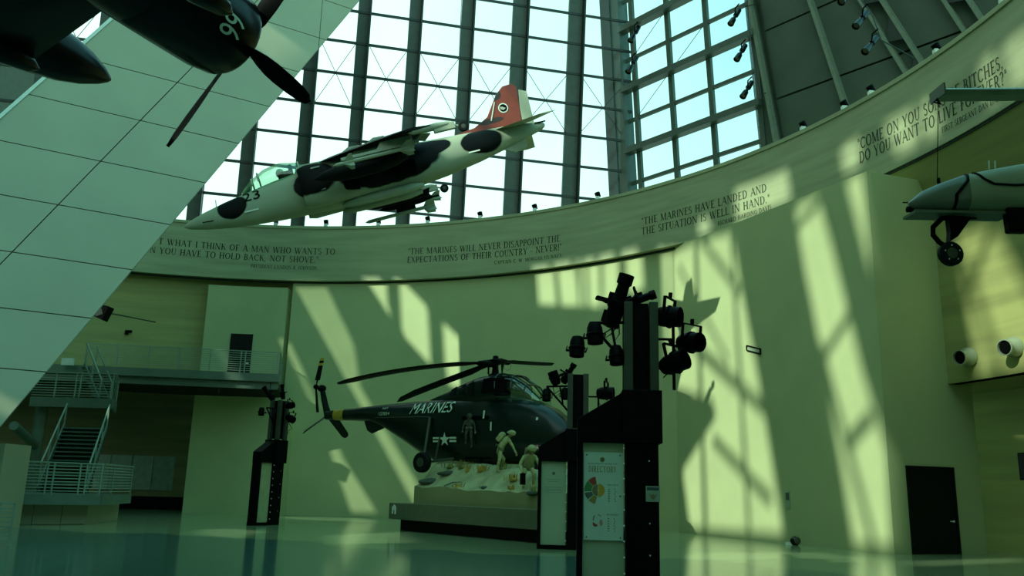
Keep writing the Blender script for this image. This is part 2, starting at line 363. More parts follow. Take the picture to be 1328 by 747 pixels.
L_ = [("T WHAT I THINK OF A MAN WHO WANTS TO", (205, 316.5), (435, 330.5), 8.0),
      ("N YOU HAVE TO HOLD BACK, NOT SHOVE.\"", (194, 327.5), (413, 341), 8.0),
      ("PRESIDENT LYNDON B. JOHNSON", (325, 347), (411, 350), 4.6),
      ("\"THE MARINES WILL NEVER DISAPPOINT THE", (529, 330), (727, 313), 8.4),
      ("EXPECTATIONS OF THEIR COUNTRY - NEVER!\"", (528, 341), (729, 324), 8.4),
      ("CAPTAIN C. W. MORGAN US NAVY", (641, 343), (729, 333.5), 4.8),
      ("\"THE MARINES HAVE LANDED AND", (832, 292), (995, 248), 10.0),
      ("THE SITUATION IS WELL IN HAND.\"", (832, 305), (999, 262), 10.0),
      ("RICHARD HARDING DAVIS", (931, 293), (1001, 271), 6.0),
      ("\"COME ON YOU SONS OF BITCHES,", (1113, 195), (1302, 87), 15.0),
      ("DO YOU WANT TO LIVE FOREVER?\"", (1115, 212), (1308, 106), 15.0),
      ("FIRST SERGEANT DAN DALY", (1222, 173), (1300, 128), 8.0)]
for l in L_: band_line(*l)

# ---- wall left of the plaster: travertine over the walkway, deep recess below it
DECK = 7.3
TL1 = math.radians(152)
struct(arc_wall(MB(), 29.3, TH_L - 0.01, TL1, DECK - 0.3, ZB + 0.2, 0.4, 40).build('wall_left', M['travertine']))
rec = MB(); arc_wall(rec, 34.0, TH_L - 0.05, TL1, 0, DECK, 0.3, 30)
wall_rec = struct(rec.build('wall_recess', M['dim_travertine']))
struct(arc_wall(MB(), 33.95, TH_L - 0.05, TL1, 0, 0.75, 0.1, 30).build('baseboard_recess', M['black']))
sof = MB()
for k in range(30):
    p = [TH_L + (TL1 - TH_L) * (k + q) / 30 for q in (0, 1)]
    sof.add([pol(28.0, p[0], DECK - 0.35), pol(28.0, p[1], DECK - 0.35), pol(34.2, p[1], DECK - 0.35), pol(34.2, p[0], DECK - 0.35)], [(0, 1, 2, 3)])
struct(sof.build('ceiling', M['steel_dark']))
# plaster partition with a door on the walkway, and the one under it
def partition(name, x0, x1, yt, R, z0, mat_, ym):
    a0, a1 = ang(cyl(x0, ym, R)), ang(cyl(x1, ym, R)); zt = cyl((x0 + x1) / 2, yt, R).z
    return a0, a1, zt
R_UP = 28.55
a0, a1, zt = partition('p', 265.5, 369.5, 371.5, R_UP, DECK, None, 420)
struct(arc_wall(MB(), R_UP, a1, a0, DECK, zt, 0.9, 10).build('wall_partition', M['plaster']))
da0, da1 = ang(cyl(297, 460, R_UP)), ang(cyl(326, 460, R_UP)); dz = cyl(311, 433, R_UP).z
d2 = struct(arc_wall(MB(), R_UP - 0.04, da1, da0, DECK, dz, 0.06, 2).build('door_2', M['door']))
d2['label'] = 'dark door in the pale partition on the upper walkway'
MB().box(pol(R_UP - 0.09, da1 + 0.006, DECK + 1.05), (0.14, 0.08, 0.06)).build('door_handle', M['white'], d2)
R_LO = 27.75
a0, a1 = ang(cyl(243, 600, R_LO)), ang(cyl(369, 600, R_LO)); zt = cyl(300, 514, R_LO).z
struct(arc_wall(MB(), R_LO, a1, a0, 0, zt, 1.6, 10).build('wall_partition_low', M['plaster']))

# the ring goes on around behind the camera
struct(arc_wall(MB(), 28.7, math.radians(152), math.radians(315), 0, ZT, 0.4, 60).build('wall_front', M['travertine']))
# ---- right side: wall beyond the door block, overhanging a recess
RR = 29.3
TR0, TR1 = math.radians(-45), ang(BOXR) + 0.02
ZS = zpx(489, *pol(RR, ang(cyl(1290, 487, RR))).xy)
wr = arc_wall(MB(), RR, TR0, TR1, ZS, ZB - 1.8, 0.4, 30)
for k in range(30):                                         # splayed head up to the lettered band
    p = [TR0 + (TR1 + .03 - TR0) * (k + q) / 30 for q in (0, 1)]
    wr.add([pol(RR, p[0], ZB - 1.8), pol(RR, p[1], ZB - 1.8), pol(RF + .06, p[1], ZB + .02), pol(RF + .06, p[0], ZB + .02)], [(0, 1, 2, 3)])
for k in range(30):
    p = [TR0 + (TR1 - TR0) * (k + q) / 30 for q in (0, 1)]
    wr.add([pol(RR, p[0], ZS), pol(RR, p[1] + .06 * (k == 29), ZS), pol(36, p[1] + .06 * (k == 29), ZS), pol(36, p[0], ZS)], [(0, 1, 2, 3)])
struct(wr.build('wall_right', M['travertine']))
struct(arc_wall(MB(), 32.0, TR0, TR1 + 0.1, 0, ZS, 0.3, 30).build('wall_right_recess', M['travertine']))
# door in the block
u = (BOXR - CORNER).normalized(); nrm = Vector((u.y, -u.x, 0))
def on_block(px, py):
    d = ray(px, py); s_ = (CORNER - CAM).dot(nrm) / d.dot(nrm); return CAM + d * s_
dl = (on_block(1183, 690) - CORNER).dot(u); dr = (on_block(1240.5, 690) - CORNER).dot(u); dzt = on_block(1205, 608).z
dm = MB(); o_ = CORNER + nrm * 0.0
dm.prism([o_ + u * dl, o_ + u * dr, o_ + u * dr + Vector((0, 0, dzt)), o_ + u * dl + Vector((0, 0, dzt))], nrm * 0.03)
door1 = struct(dm.build('door_1', M['door'])); door1['label'] = 'tall black door in the shaded face of the wall block'
fr_ = MB()
for a_, b_ in (((dl - .04, 0), (dl - .04, dzt + .05)), ((dr + .04, 0), (dr + .04, dzt + .05)), ((dl - .08, dzt + .04), (dr + .08, dzt + .04))):
    fr_.beam(o_ + u * a_[0] + Vector((0, 0, a_[1])) + nrm * .03, o_ + u * b_[0] + Vector((0, 0, b_[1])) + nrm * .03, 0.07, 0.07, up=nrm)
fr_.build('door_frame', M['door'], door1)
hd = MB(); hp = o_ + u * (dr - 0.12) + Vector((0, 0, 1.02)) + nrm * 0.08
hd.beam(hp, hp - u * 0.16, 0.03, 0.03); hd.lathe([(0, .035), (.05, .035)], hp - nrm * .06, nrm, 10)
hd.build('door_handle', M['white'], door1)
for zz in (0.25, 1.1, 1.95): MB().tube([o_ + u * dl + nrm * .05 + Vector((0, 0, zz)), o_ + u * dl + nrm * .05 + Vector((0, 0, zz + .12))], .015, 6).build('hinge', M['post'], door1)

# ---- glazed wall behind the suspended jet (window_1), its return (window_2), clad end (wall_clad)
ZBASE = 15.6
def facade(P0, d, lean):
    d = Vector((d[0], d[1], 0)).normalized(); n = Vector((d.y, -d.x, 0)); tl = math.tan(math.radians(lean))
    P0 = Vector((P0[0], P0[1], 0)); up = (Vector((0, 0, 1)) + n * tl).normalized()
    def pt(t_, z): return P0 + d * t_ + n * tl * (z - 16) + Vector((0, 0, z))
    def hit(px, py):
        r = ray(px, py); s_ = (tl * (CZ - 16) + P0.dot(n) - 0 * 1) / (r.dot(n) - tl * r.z); p = CAM + r * s_; return (p - P0).dot(d), p.z
    return pt, hit, d, n, up
pt, hit, fd, fn, fu = facade((-12.8, 52.0), (.973, .23), 5)
ZTOP = 41.0
w1 = thing('window_1', 'tall glazed wall of deep steel fins behind the suspended jet', None, pt(7, ZBASE), kind='structure')
mts = [-29.5, -26.0, -22.6, -19.4, -16.2, -13.0, -9.9, -6.9, -4.1, -0.75, 2.4, 5.75, 9.25, 12.9, 16.9]
zr = [hit(505, 28.6 + 40.8 * k)[1] for k in range(-6, 7)]; zr = sorted(zr); pz = (zr[-1] - zr[0]) / (len(zr) - 1)
zr = [zr[0] + pz * k for k in range(len(zr))]
zr = [z for z in zr if z < ZTOP - 1]
for i, t_ in enumerate(mts):
    wd = 0.86 if i < 13 else 1.1
    m_ = MB().beam(pt(t_, ZBASE) - fn * 0.1, pt(t_, ZTOP) - fn * 0.1, 0.22, wd, up=fd)
    mu = m_.build('mullion', M['steel'], w1)
    MB().beam(pt(t_ + wd * .42, ZBASE) + fn * 0.28, pt(t_ + wd * .42, ZTOP) + fn * 0.28, 0.55, 0.10, up=fd).build('mullion_web', M['steel_dark'], mu)
ends = mts + [21.2]; ZSP = hit(30, 100)[1] - .8
for i in range(len(ends) - 1):
    ta, tb = ends[i], ends[i + 1]
    for k, z in enumerate(zr):
        MB().beam(pt(ta, z), pt(tb, z), 0.10, 0.17, up=(0, 0, 1)).build('transom', M['steel_dark'], w1)
    zs = [ZBASE] + zr + [ZTOP]
    for k in range(len(zs) - 1):
        MB().add([pt(ta, zs[k]), pt(tb, zs[k]), pt(tb, zs[k + 1]), pt(ta, zs[k + 1])], [(0, 1, 2, 3)]).build(*(('spandrel_panel', M['spandrel'], w1) if tb < -9.5 and zs[k] < ZSP else ('pane', M['glass'], w1)))
zx = [zr.index(min(zr, key=lambda z: abs(z - hit(505, 150)[1])))]; kx = zx[0]
for i in range(len(ends) - 1):
    for z0, z1 in ((zr[kx], zr[min(kx + 2, len(zr) - 1)]),):
        for a_, b_ in ((z0, z1), (z1, z0)):
            MB().tube([pt(ends[i] + .4, a_) + fn * .05, pt(ends[i + 1] - .4, b_) + fn * .05], 0.022, 5).build('brace_rod', M['steel_dark'], w1)
# return
P2 = pt(21.3, 16); pt2, hit2, fd2, fn2, fu2 = facade((P2.x, P2.y), (.643, -.766), 4)
w2 = thing('window_2', 'glazed return wall right of the dark corner column', None, pt2(5, ZBASE), kind='structure')
col = MB(); col.beam(pt2(0.35, ZBASE), pt2(0.35, ZTOP), 1.0, 0.8, up=fd2); cmu = col.build('corner_column', M['steel'], w2)
MB().beam(pt2(-.45, ZBASE) + fn2 * .3, pt2(-.45, ZTOP) + fn2 * .3, 0.6, 0.9, up=fd2).build('column_casing', M['steel_dark'], w2)
m2 = [1.55, 4.65, 7.75, 11.2]
z2 = [hit2(887, y)[1] for y in (216, 174, 135, 88, 44)]; p2 = (z2[-1] - z2[0]) / 4; z2 = [z2[0] + p2 * k for k in range(-2, 9)]
for k, t_ in enumerate(m2): MB().beam(pt2(t_, ZBASE), pt2(t_, ZTOP), 0.25, 0.34, up=fd2).build('mullion', M['steel'], w2)
for k, z in enumerate(z2):
    thick = (k % 2 == 1)
    MB().beam(pt2(0.6, z) + fn2 * (0.25 if thick else 0), pt2(m2[-1] + .2, z) + fn2 * (0.25 if thick else 0), 0.6 if thick else 0.18, 0.42 if thick else 0.24).build('transom', M['steel'], w2)
zs = [ZBASE] + z2 + [ZTOP]
for i in range(3):
    for k in range(len(zs) - 1):
        MB().add([pt2(m2[i], zs[k]), pt2(m2[i + 1], zs[k]), pt2(m2[i + 1], zs[k + 1]), pt2(m2[i], zs[k + 1])], [(0, 1, 2, 3)]).build('pane', M['glass'], w2)
for i, k in ((0, 4), (1, 5), (0, 6), (1, 7)):
    MB().tube([pt2(m2[i], z2[k]) + fn2 * .1, pt2(m2[i + 1], z2[k + 1]) + fn2 * .1], 0.022, 5).build('brace_rod', M['steel_dark'], w2)
# clad end: solid sheet panels between raking ladder ribs
w3 = thing('wall_clad', 'dark steel clad wall between raking ladder ribs', None, pt2(16, ZBASE), kind='structure')
ribs = [((975, 0), (1012, 195)), ((1053, 0), (1104, 152)), ((1118, 0), (1190, 115)), ((1226, 0), (1262, 55)), ((1330, -60), (1390, 60))]
def rib_t(i, z):
    (xa, ya), (xb, yb) = ribs[i]; ta, za = hit2(xa, ya); tb, zb_ = hit2(xb, yb); return tb + (ta - tb) * (z - zb_) / (za - zb_)
zp = [ZBASE - 1] + [z2[0] + p2 * k for k in (1, 3, 5, 7, 9)]
for i in range(4):
    for k in range(len(zp) - 1):
        a_, b_ = zp[k] + .06, zp[k + 1] - .06; off = fn2 * (-0.15)
        MB().prism([pt2(rib_t(i, a_), a_) + off, pt2(rib_t(i + 1, a_), a_) + off, pt2(rib_t(i + 1, b_), b_) + off, pt2(rib_t(i, b_), b_) + off], fn2 * 0.12).build('panel', M['clad'], w3)
MB().add([pt2(rib_t(0, 14), 14) - fn2 * .5, pt2(rib_t(4, 14), 14) - fn2 * .5, pt2(rib_t(4, 40), 40) - fn2 * .5, pt2(rib_t(0, 40), 40) - fn2 * .5], [(0, 1, 2, 3)]).build('backing', M['steel_dark'], w3)
MB().prism([pt2(11.0, 14), pt2(rib_t(0, 14) + .2, 14), pt2(rib_t(0, 40) + .2, 40), pt2(11.0, 40)], fn2 * .05).build('filler_panel', M['clad'], w3)
for i in range(4):
    dbl = i >= 2
    for j, o2 in enumerate((0, 0.95) if dbl else (0,)):
        for z0, z1 in ((ZBASE - 1, 40),):
            MB().beam(pt2(rib_t(i, z0) + o2, z0) + fn2 * .2, pt2(rib_t(i, z1) + o2, z1) + fn2 * .2, 0.5, 0.2, up=fd2).build('rib', M['rib'], w3)
    if dbl:
        for k in range(9):
            z = 17.5 + 2.6 * k + (i - 2) * .8
            a_ = pt2(rib_t(i, z), z) + fn2 * .35; b_ = pt2(rib_t(i, z + 1.5) + .95, z + 1.5) + fn2 * .35; c_ = pt2(rib_t(i, z) + .95, z - .2) + fn2 * .35
            MB().prism([a_, b_, c_], fn2 * .06).build('gusset', M['steel_dark'], w3)

# ---- added unseen mask wall, its holes shaped to throw the sun patches
XS = -41.0
def wallpt(px, py):
    p = cyl(px, py, RW)
    if p.y < P1.y and p.x > 0:
        e_ = (CORNER - P1).normalized(); n_ = Vector((e_.y, -e_.x, 0)); d = ray(px, py); return CAM + d * ((P1 - CAM).dot(n_) / d.dot(n_))
    return p
def bandpt(px, py): return cyl(px, py, RF)
def rightpt(px, py): return cyl(px, py, RR)
def floorpt(px, py): return atz(px, py, 0)
def to_screen(p): k = (XS - p.x) / SUN.x; q = p + SUN * k; return Vector((q.y, q.z))
openings = [  # each hole is outlined by the lit patch it should throw
 (wallpt, [(381, 367), (421, 367), (458, 445), (466, 500), (560, 660), (545, 668), (520, 620), (446, 486)]),
 (wallpt, [(366, 440), (374, 440), (448, 600), (490, 668), (458, 668), (420, 560)]),
 (wallpt, [(477, 366), (501, 366), (502, 391), (507, 412)]),
 (wallpt, [(518, 366), (524, 366), (552, 395), (555, 402), (559, 475), (525, 438), (521, 426)]),
 (wallpt, [(574, 417), (602, 443), (607, 460), (614, 510), (582, 500), (577, 470)]),
 (wallpt, [(616, 455), (630, 474), (634, 500), (620, 500)]),
 (bandpt, [(588, 343), (608, 354), (589, 354)]),
 (wallpt, [(632, 360), (658, 357), (660, 381), (636, 368)]),
 (wallpt, [(665, 356), (691, 352), (693, 395), (679, 392), (667, 380)]),
 (wallpt, [(696, 352), (718, 349), (722, 396), (699, 395)]),
 (wallpt, [(723, 348), (746, 344), (751, 397), (728, 397)]),
 (wallpt, [(752.5, 343), (758, 343), (759, 398), (754, 398)]),
 (wallpt, [(762, 342), (777, 339), (779, 399), (764, 398)]),
 (wallpt, [(782, 338), (802, 333), (803, 380), (783, 399)]),
 (wallpt, [(811, 332), (832, 327), (835, 373), (822, 381), (814, 375)]),
 (wallpt, [(856, 321), (951, 296), (962, 366), (983, 480), (994, 544), (1019, 700), (894, 690), (884, 614), (929, 543), (924, 519), (863, 495)]),
 (bandpt, [(905, 286), (917, 281), (923, 300), (907, 304)]),
 (bandpt, [(951, 246), (1021, 220), (1028, 259), (955, 288)]),
 (wallpt, [(1029, 262), (1059, 248), (1080, 324), (1118, 480), (1152, 590), (1158, 716), (1109, 713), (1090, 598), (1068, 471), (1042, 342)]),
 (wallpt, [(1097, 231), (1117, 223), (1122, 265), (1131, 360)]),
 (bandpt, [(1089, 193), (1113, 179), (1118, 213), (1096, 224)]),
 (bandpt, [(1143, 162), (1203, 130), (1226, 166), (1165, 200)]),
 (bandpt, [(1266, 84), (1345, 28), (1345, 100), (1284, 132)]),
 (rightpt, [(1238, 306), (1287, 292), (1345, 400), (1345, 474), (1271, 487)]),
 (floorpt, [(345, 669.5), (470, 672), (500, 678), (380, 673.5)]),
 (floorpt, [(425, 694), (520, 690), (540, 704), (432, 706)]),
 (floorpt, [(270, 683), (345, 689), (300, 700), (255, 692)]),
 (floorpt, [(860, 717), (1060, 716), (1150, 726), (1060, 731), (860, 729)]),
 (floorpt, [(1170, 728), (1330, 723), (1330, 729), (1190, 735)]),
]
outer = [Vector((-110, -2)), Vector((51, -2)), Vector((51, 85)), Vector((-110, 85))]
loops = [outer]
for fn_, poly in openings:
    pts = []
    for i in range(len(poly)):
        a_, b_ = poly[i], poly[(i + 1) % len(poly)]; n = 1 + int(math.hypot(b_[0] - a_[0], b_[1] - a_[1]) / 90)
        for k in range(n): pts.append(to_screen(fn_(a_[0] + (b_[0] - a_[0]) * k / n, a_[1] + (b_[1] - a_[1]) * k / n)))
    c_ = sum(pts, Vector((0, 0))) / len(pts)
    loops.append([c_ + (p - c_) * 0.965 for p in pts])
tris = tessellate_polygon([[Vector((p.x, p.y, 0)) for p in l] for l in loops])
fl = [p for l in loops for p in l]
sm_ = MB(); sm_.add([(XS, p.x, p.y) for p in fl], tris)
struct(sm_.build('wall_sun_mask', M['clad']))
M['sun_dimmer'] = glass('sun_dimming_glass', (.42, .45, .42), .02)  # tinted sheets added to weaken the two leftmost sun patches
for l in loops[1:3]:
    MB().add([(XS + .05, p.x, p.y) for p in l], tessellate_polygon([[Vector((p.x, p.y, 0)) for p in l]])).build('pane', M['sun_dimmer'], bpy.data.objects['wall_sun_mask'])
for l in loops[3:]:
    MB().add([(XS + .05, p.x, p.y) for p in l], tessellate_polygon([[Vector((p.x, p.y, 0)) for p in l]])).build('pane', M['glass'], bpy.data.objects['wall_sun_mask'])  # clear sheets closing the other holes of the added mask
# added bars across the mask holes, laying shadow stripes in the sun patches
def sun_bar(fn_, a_, b_, w):
    p, q_ = to_screen(fn_(*a_)), to_screen(fn_(*b_)); p = Vector((XS, p.x, p.y)); q_ = Vector((XS, q_.x, q_.y))
    MB().beam(p, q_, w, 0.15, up=(1, 0, 0)).build('shadow_bar', M['steel'], bpy.data.objects['wall_sun_mask'])
for a_, b_, w in (((869, 318), (872, 495), .12), ((902, 308), (915, 690), .28), ((948, 296), (972, 696), .18), ((880, 430), (995, 535), .45), ((905, 305), (960, 380), .3),
                  ((880, 345), (945, 470), .12), ((925, 570), (1000, 650), .4), ((1063, 446), (1135, 714), .25), ((1066, 465), (1105, 405), .35), ((1100, 575), (1130, 540), .5), ((1035, 290), (1065, 262), .3)):
    sun_bar(wallpt, a_, b_, w)
for a_, b_, w in (((1248, 330), (1300, 488), .25), ((1255, 380), (1285, 300), .3)): sun_bar(rightpt, a_, b_, w)
for a_, b_, w in (((1185, 140), (1200, 185), .3), ((1290, 70), (1310, 130), .4)): sun_bar(bandpt, a_, b_, w)

# ================================================================== LEANING MAST, clad in big panels
TIP = at(10, 560, 27.5)
m_dir = Vector((0.323, 0.408, 0.853)).normalized(); u_dir = Vector((0.839, 0.545, 0)).normalized()
m_n = u_dir.cross(m_dir).normalized()
if m_n.y > 0: m_n = -m_n
def on_mast(px, py):
    d = ray(px, py); return CAM + d * ((TIP - CAM).dot(m_n) / d.dot(m_n))
def mast_uv(px, py):
    v = on_mast(px, py) - TIP; b_ = v.z / m_dir.z; return (v - m_dir * b_).dot(u_dir), b_
mast = thing('leaning_mast', 'huge leaning mast clad in pale grey-green panels at the left', 'mast', TIP)
def mp(u_, b_, n_=0): return TIP + u_dir * u_ + m_dir * b_ + m_n * n_
MU = [-7.95, -4.1, -0.3]; MV = [0.0, 2.35, 4.7, 7.03, 9.4, 11.8, 14.25, 16.75, 19.3, 21.85, 24.5, 27.1, 29.7, 32.3, 34.9]
core = MB(); b0, b1 = MV[0] + 0.03, MV[-1] + 1.5
core.loft([[mp(MU[0] + .05, b_, -0.12), mp(MU[-1] - .05, b_, -0.12), mp(MU[-1] - 2.6, b_, -3.2), mp(MU[0] + .6, b_, -3.2)] for b_ in (b0, b1)])
core.build('core', M['joint'], mast)
for i in range(2):
    for k in range(len(MV) - 1):
        ua, ub, va, vb = MU[i] + .02, MU[i + 1] - .02, MV[k] + .02, MV[k + 1] - .02
        MB().prism([mp(ua, va, -.06), mp(ub, va, -.06), mp(ub, vb, -.06), mp(ua, vb, -.06)], m_n * .06).build('panel', M['mast'], mast)
for k in range(len(MV) - 1):                                # cladding of the two narrow sides
    va, vb = MV[k] + .02, MV[k + 1] - .02
    for u0, sg in ((MU[-1], 1), (MU[0], -1)):
        ub_ = u0 - 2.55 if sg > 0 else u0 + .55
        MB().prism([mp(u0, va, -.1), mp(ub_, va, -3.2), mp(ub_, vb, -3.2), mp(u0, vb, -.1)], u_dir * (-.06 * sg)).build('side_panel', M['mast'], mast)
MB().beam(mp(MU[0] - .03, 0), mp(MU[0] - .03, 36), .12, .12, up=m_n).build('edge_trim', M['white'], mast)
fp = MB(); fp.prism([mp(MU[0], 0.03, 0), mp(MU[-1], 0.03, 0), mp(MU[-1] - 2.55, 0.03, -3.2), mp(MU[0] + .55, 0.03, -3.2)], Vector((0, 0, -.1))); fp.build('foot_plate', M['mast'], mast)
c0 = mp(-1.0, 0.0, -1.6)
ped = MB(); ped.prism([Vector((c0.x - 7.5, c0.y - 2, 0)), Vector((c0.x + .9, c0.y + .6, 0)), Vector((c0.x + .9, c0.y + 2.2, 0)), Vector((c0.x - 7.5, c0.y + 2.2, 0))], (0, 0, c0.z))
ped.build('pedestal', M['mast'], mast)

# ================================================================== WALKWAYS, STAIRS AND RAILINGS (left)
def railing(name, label, path, hgt, posts, nr=8, group='steel railings', r=0.028, loc=None, double=()):
    """path: list of base points; posts: (segment, fraction)"""
    path = [Vector(p) for p in path]; o = thing(name, label, 'railing', path[0], group=group)
    for sgm, fr in posts:
        p = path[sgm].lerp(path[sgm + 1], fr); d = (path[sgm + 1] - path[sgm]).normalized()
        MB().beam(p, p + Vector((0, 0, hgt)), .07, .05, up=d).build('post', M['steel_rail'], o)
        if (sgm, fr) in double: MB().beam(p + d * .22, p + d * .22 + Vector((0, 0, hgt)), .07, .05, up=d).build('post', M['steel_rail'], o)
    for k in range(nr):
        z = 0.12 + (hgt - 0.24) * k / (nr - 1)
        for a_, b_ in zip(path[:-1], path[1:]): MB().beam(a_ + Vector((0, 0, z)), b_ + Vector((0, 0, z)), .025, .035).build('rail', M['steel_rail'], o)
    for a_, b_ in zip(path[:-1], path[1:]): MB().beam(a_ + Vector((0, 0, hgt)), b_ + Vector((0, 0, hgt)), .07, .05).build('handrail', M['steel_rail'], o)
    return o
M['deck'] = mat('deck_steel', (0.12, 0.17, 0.12), 0.45, 0.1, var=0.12, scale=1.5)
A_ = at(55, 471, 43.7); A_.z = DECK; B_ = at(361, 487, 45.5); B_.z = DECK
bw = pol(29.2, ang(cyl(366, 480, 29.2)), DECK); aw = Vector((A_.x - 1, 49.5, DECK))
wk = thing('walkway', 'upper steel walkway along the curved wall with a railing', 'walkway', A_)
dk = MB(); dk.prism([A_, B_, bw, aw], (0, 0, -.12)); dk.build('deck', M['deck'], wk)
dv = Vector((0, 0, 1)); nv = Vector(((B_ - A_).y, -(B_ - A_).x, 0)).normalized()
MB().beam(A_ + dv * -.2, B_ + dv * -.2, .12, .42).build('edge_beam', M['deck'], wk)
MB().beam(A_ + dv * -.6 - nv * .25, B_ + dv * -.6 - nv * .25, .12, .38).build('lower_beam', M['deck'], wk)
MB().beam(B_ + dv * -.2, bw + dv * -.2, .12, .42).build('edge_beam', M['deck'], wk)
for px in (153, 220, 285, 352): q = at(px, 490, 45.6); MB().tube([Vector((q.x, q.y, DECK - .1)), Vector((q.x, q.y, DECK - 1.05))], .03, 6).build('hanger', M['post'], wk)
def seg_fr(px, a_, b_, py=460):
    d = ray(px, py); # intersect vertical plane through a_-b_
    e_ = (b_ - a_); n_ = Vector((e_.y, -e_.x, 0)); p = CAM + d * ((a_ - CAM).dot(n_) / d.dot(n_)); return (p - a_).dot(e_) / e_.length_squared
A2 = A_.lerp(B_, seg_fr(112, A_, B_))
railing('walkway_railing', 'horizontal-bar steel railing of the upper walkway below the dark door', [A2, B_, B_.lerp(bw, .85)], 1.15,
        [(0, 0), (0, seg_fr(152, A2, B_)), (0, seg_fr(193, A2, B_)), (0, seg_fr(233, A2, B_)), (0, seg_fr(273, A2, B_)), (0, seg_fr(313, A2, B_)), (0, .99), (1, .5), (1, .98)], 9, double=((0, seg_fr(313, A2, B_)),))
# landing one flight lower
LZ = 5.35
la = at(40, 516, 41.0); la.z = LZ; lb = at(146, 520, 41.0); lb.z = LZ; lc = lb + Vector((-1.0, 2.6, 0)); ld = la + Vector((-1, 2.6, 0))
lg = thing('stair_landing', 'intermediate stair landing on a round column left of the walkway', 'landing', (la.x, la.y, 0))
MB().prism([la, lb, lc, ld], (0, 0, -.12)).build('deck', M['deck'], lg)
MB().beam(la + dv * -.2, lb + dv * -.2, .12, .45).build('edge_beam', M['deck'], lg)
MB().beam(lb + dv * -.2, lc + dv * -.2, .12, .45).build('edge_beam', M['deck'], lg)
cp = at(50, 560, 41.8); MB().tube([Vector((cp.x, cp.y, 0)), Vector((cp.x, cp.y, LZ - .3))], .27, 16).build('column', M['deck'], lg, smooth=True)
sa = at(18, 552, 38); MB().tube([sa, at(45, 577, 41.6)], .2, 10).build('strut', M['deck'], lg, smooth=True)
railing('landing_railing', 'short steel railing around the intermediate stair landing', [la, lb, lc], 1.2,
        [(0, seg_fr(78, la, lb)), (0, seg_fr(104, la, lb)), (0, .98), (1, .97)], 9, double=((0, seg_fr(104, la, lb)),))
# flight from landing to walkway
f0 = at(131, 500, 42.6); f0.z = LZ; f1 = A_.lerp(B_, seg_fr(113, A_, B_)); f1 = f1 + Vector((0, -.2, 0)); f1.z = DECK
fl_ = thing('upper_stair', 'short steel flight between the landing and the upper walkway', 'stairs', f0)
sd = Vector((0, 1, 0)); hv = f1 - f0
for k in range(9):
    p = f0 + hv * ((k + .5) / 9); MB().box((p.x - .0, p.y + .5, p.z), (.32, 1.3, .05)).build('tread', M['deck'], fl_)
for off in (0, 1.15):
    MB().beam(f0 + sd * off, f1 + sd * off, .06, .3).build('stringer', M['deck'], fl_)
    MB().beam(f0 + sd * off + dv * 1.05, f1 + sd * off + dv * 1.15, .06, .07).build('handrail', M['steel_rail'], fl_)
    for fr in (0.02, .5, .97):
        p = f0.lerp(f1, fr) + sd * off; MB().beam(p, p + dv * 1.08, .05, .05).build('post', M['steel_rail'], fl_)
# lower platform by the floor
PZ = 1.08
pa = at(-90, 637, 29.5); pa.z = PZ; pb = at(131, 641, 33.0); pb.z = PZ; pc = pb + Vector((-.7, 4.2, 0)); pd = pa + Vector((-1, 8, 0))
pf = thing('entry_platform', 'low steel-edged platform at the foot of the left stairs', 'platform', (pa.x, pa.y, 0))
MB().prism([pa, pb, pc, pd], (0, 0, -.12)).build('deck', M['deck'], pf)
MB().beam(pa + dv * -.18, pb + dv * -.18, .12, .36).build('edge_beam', M['deck'], pf)
MB().beam(pb + dv * -.18, pc + dv * -.18, .12, .36).build('edge_beam', M['deck'], pf)
e_ = (pb - pa).normalized(); bk = Vector((-e_.y, e_.x, 0)) * .7
cuts = [seg_fr(px, pa, pb, 660) for px in (-85, -30, 22, 50, 88, 121)]
for k in range(5):
    q0, q1 = pa.lerp(pb, cuts[k]) + bk, pa.lerp(pb, cuts[k + 1]) + bk
    q0 = q0 + e_ * .015; q1 = q1 - e_ * .015
    MB().prism([Vector((q0.x, q0.y, 0.02)), Vector((q1.x, q1.y, 0.02)), Vector((q1.x, q1.y, PZ - .2)), Vector((q0.x, q0.y, PZ - .2))], bk * .1).build('base_panel', M['mast'], pf)
q1 = pa.lerp(pb, cuts[5]) + bk
MB().prism([Vector((q1.x, q1.y, 0)), Vector((pc.x - .4, pc.y, 0)), Vector((pc.x - .4, pc.y, PZ - .2)), Vector((q1.x, q1.y, PZ - .2))], (-.1, 0, 0)).build('base_panel', M['mast'], pf)
railing('platform_railing', 'wide horizontal-bar steel railing along the low platform', [pa, pb, pc], 1.12,
        [(0, seg_fr(-40, pa, pb, 620)), (0, seg_fr(10, pa, pb, 620)), (0, seg_fr(60, pa, pb, 620)), (0, seg_fr(103, pa, pb, 620)), (0, .985), (1, .3), (1, .97)], 9,
        double=((0, seg_fr(10, pa, pb, 620)), (0, seg_fr(60, pa, pb, 620)), (0, seg_fr(103, pa, pb, 620))))
na = at(-120, 655, 21.0); na.z = 0; nb = at(21, 655, 22); nb.z = 0
railing('floor_railing', 'nearest steel railing end at the left edge of the floor', [na, nb], 1.0, [(0, .3), (0, .85), (0, .985)], 8)
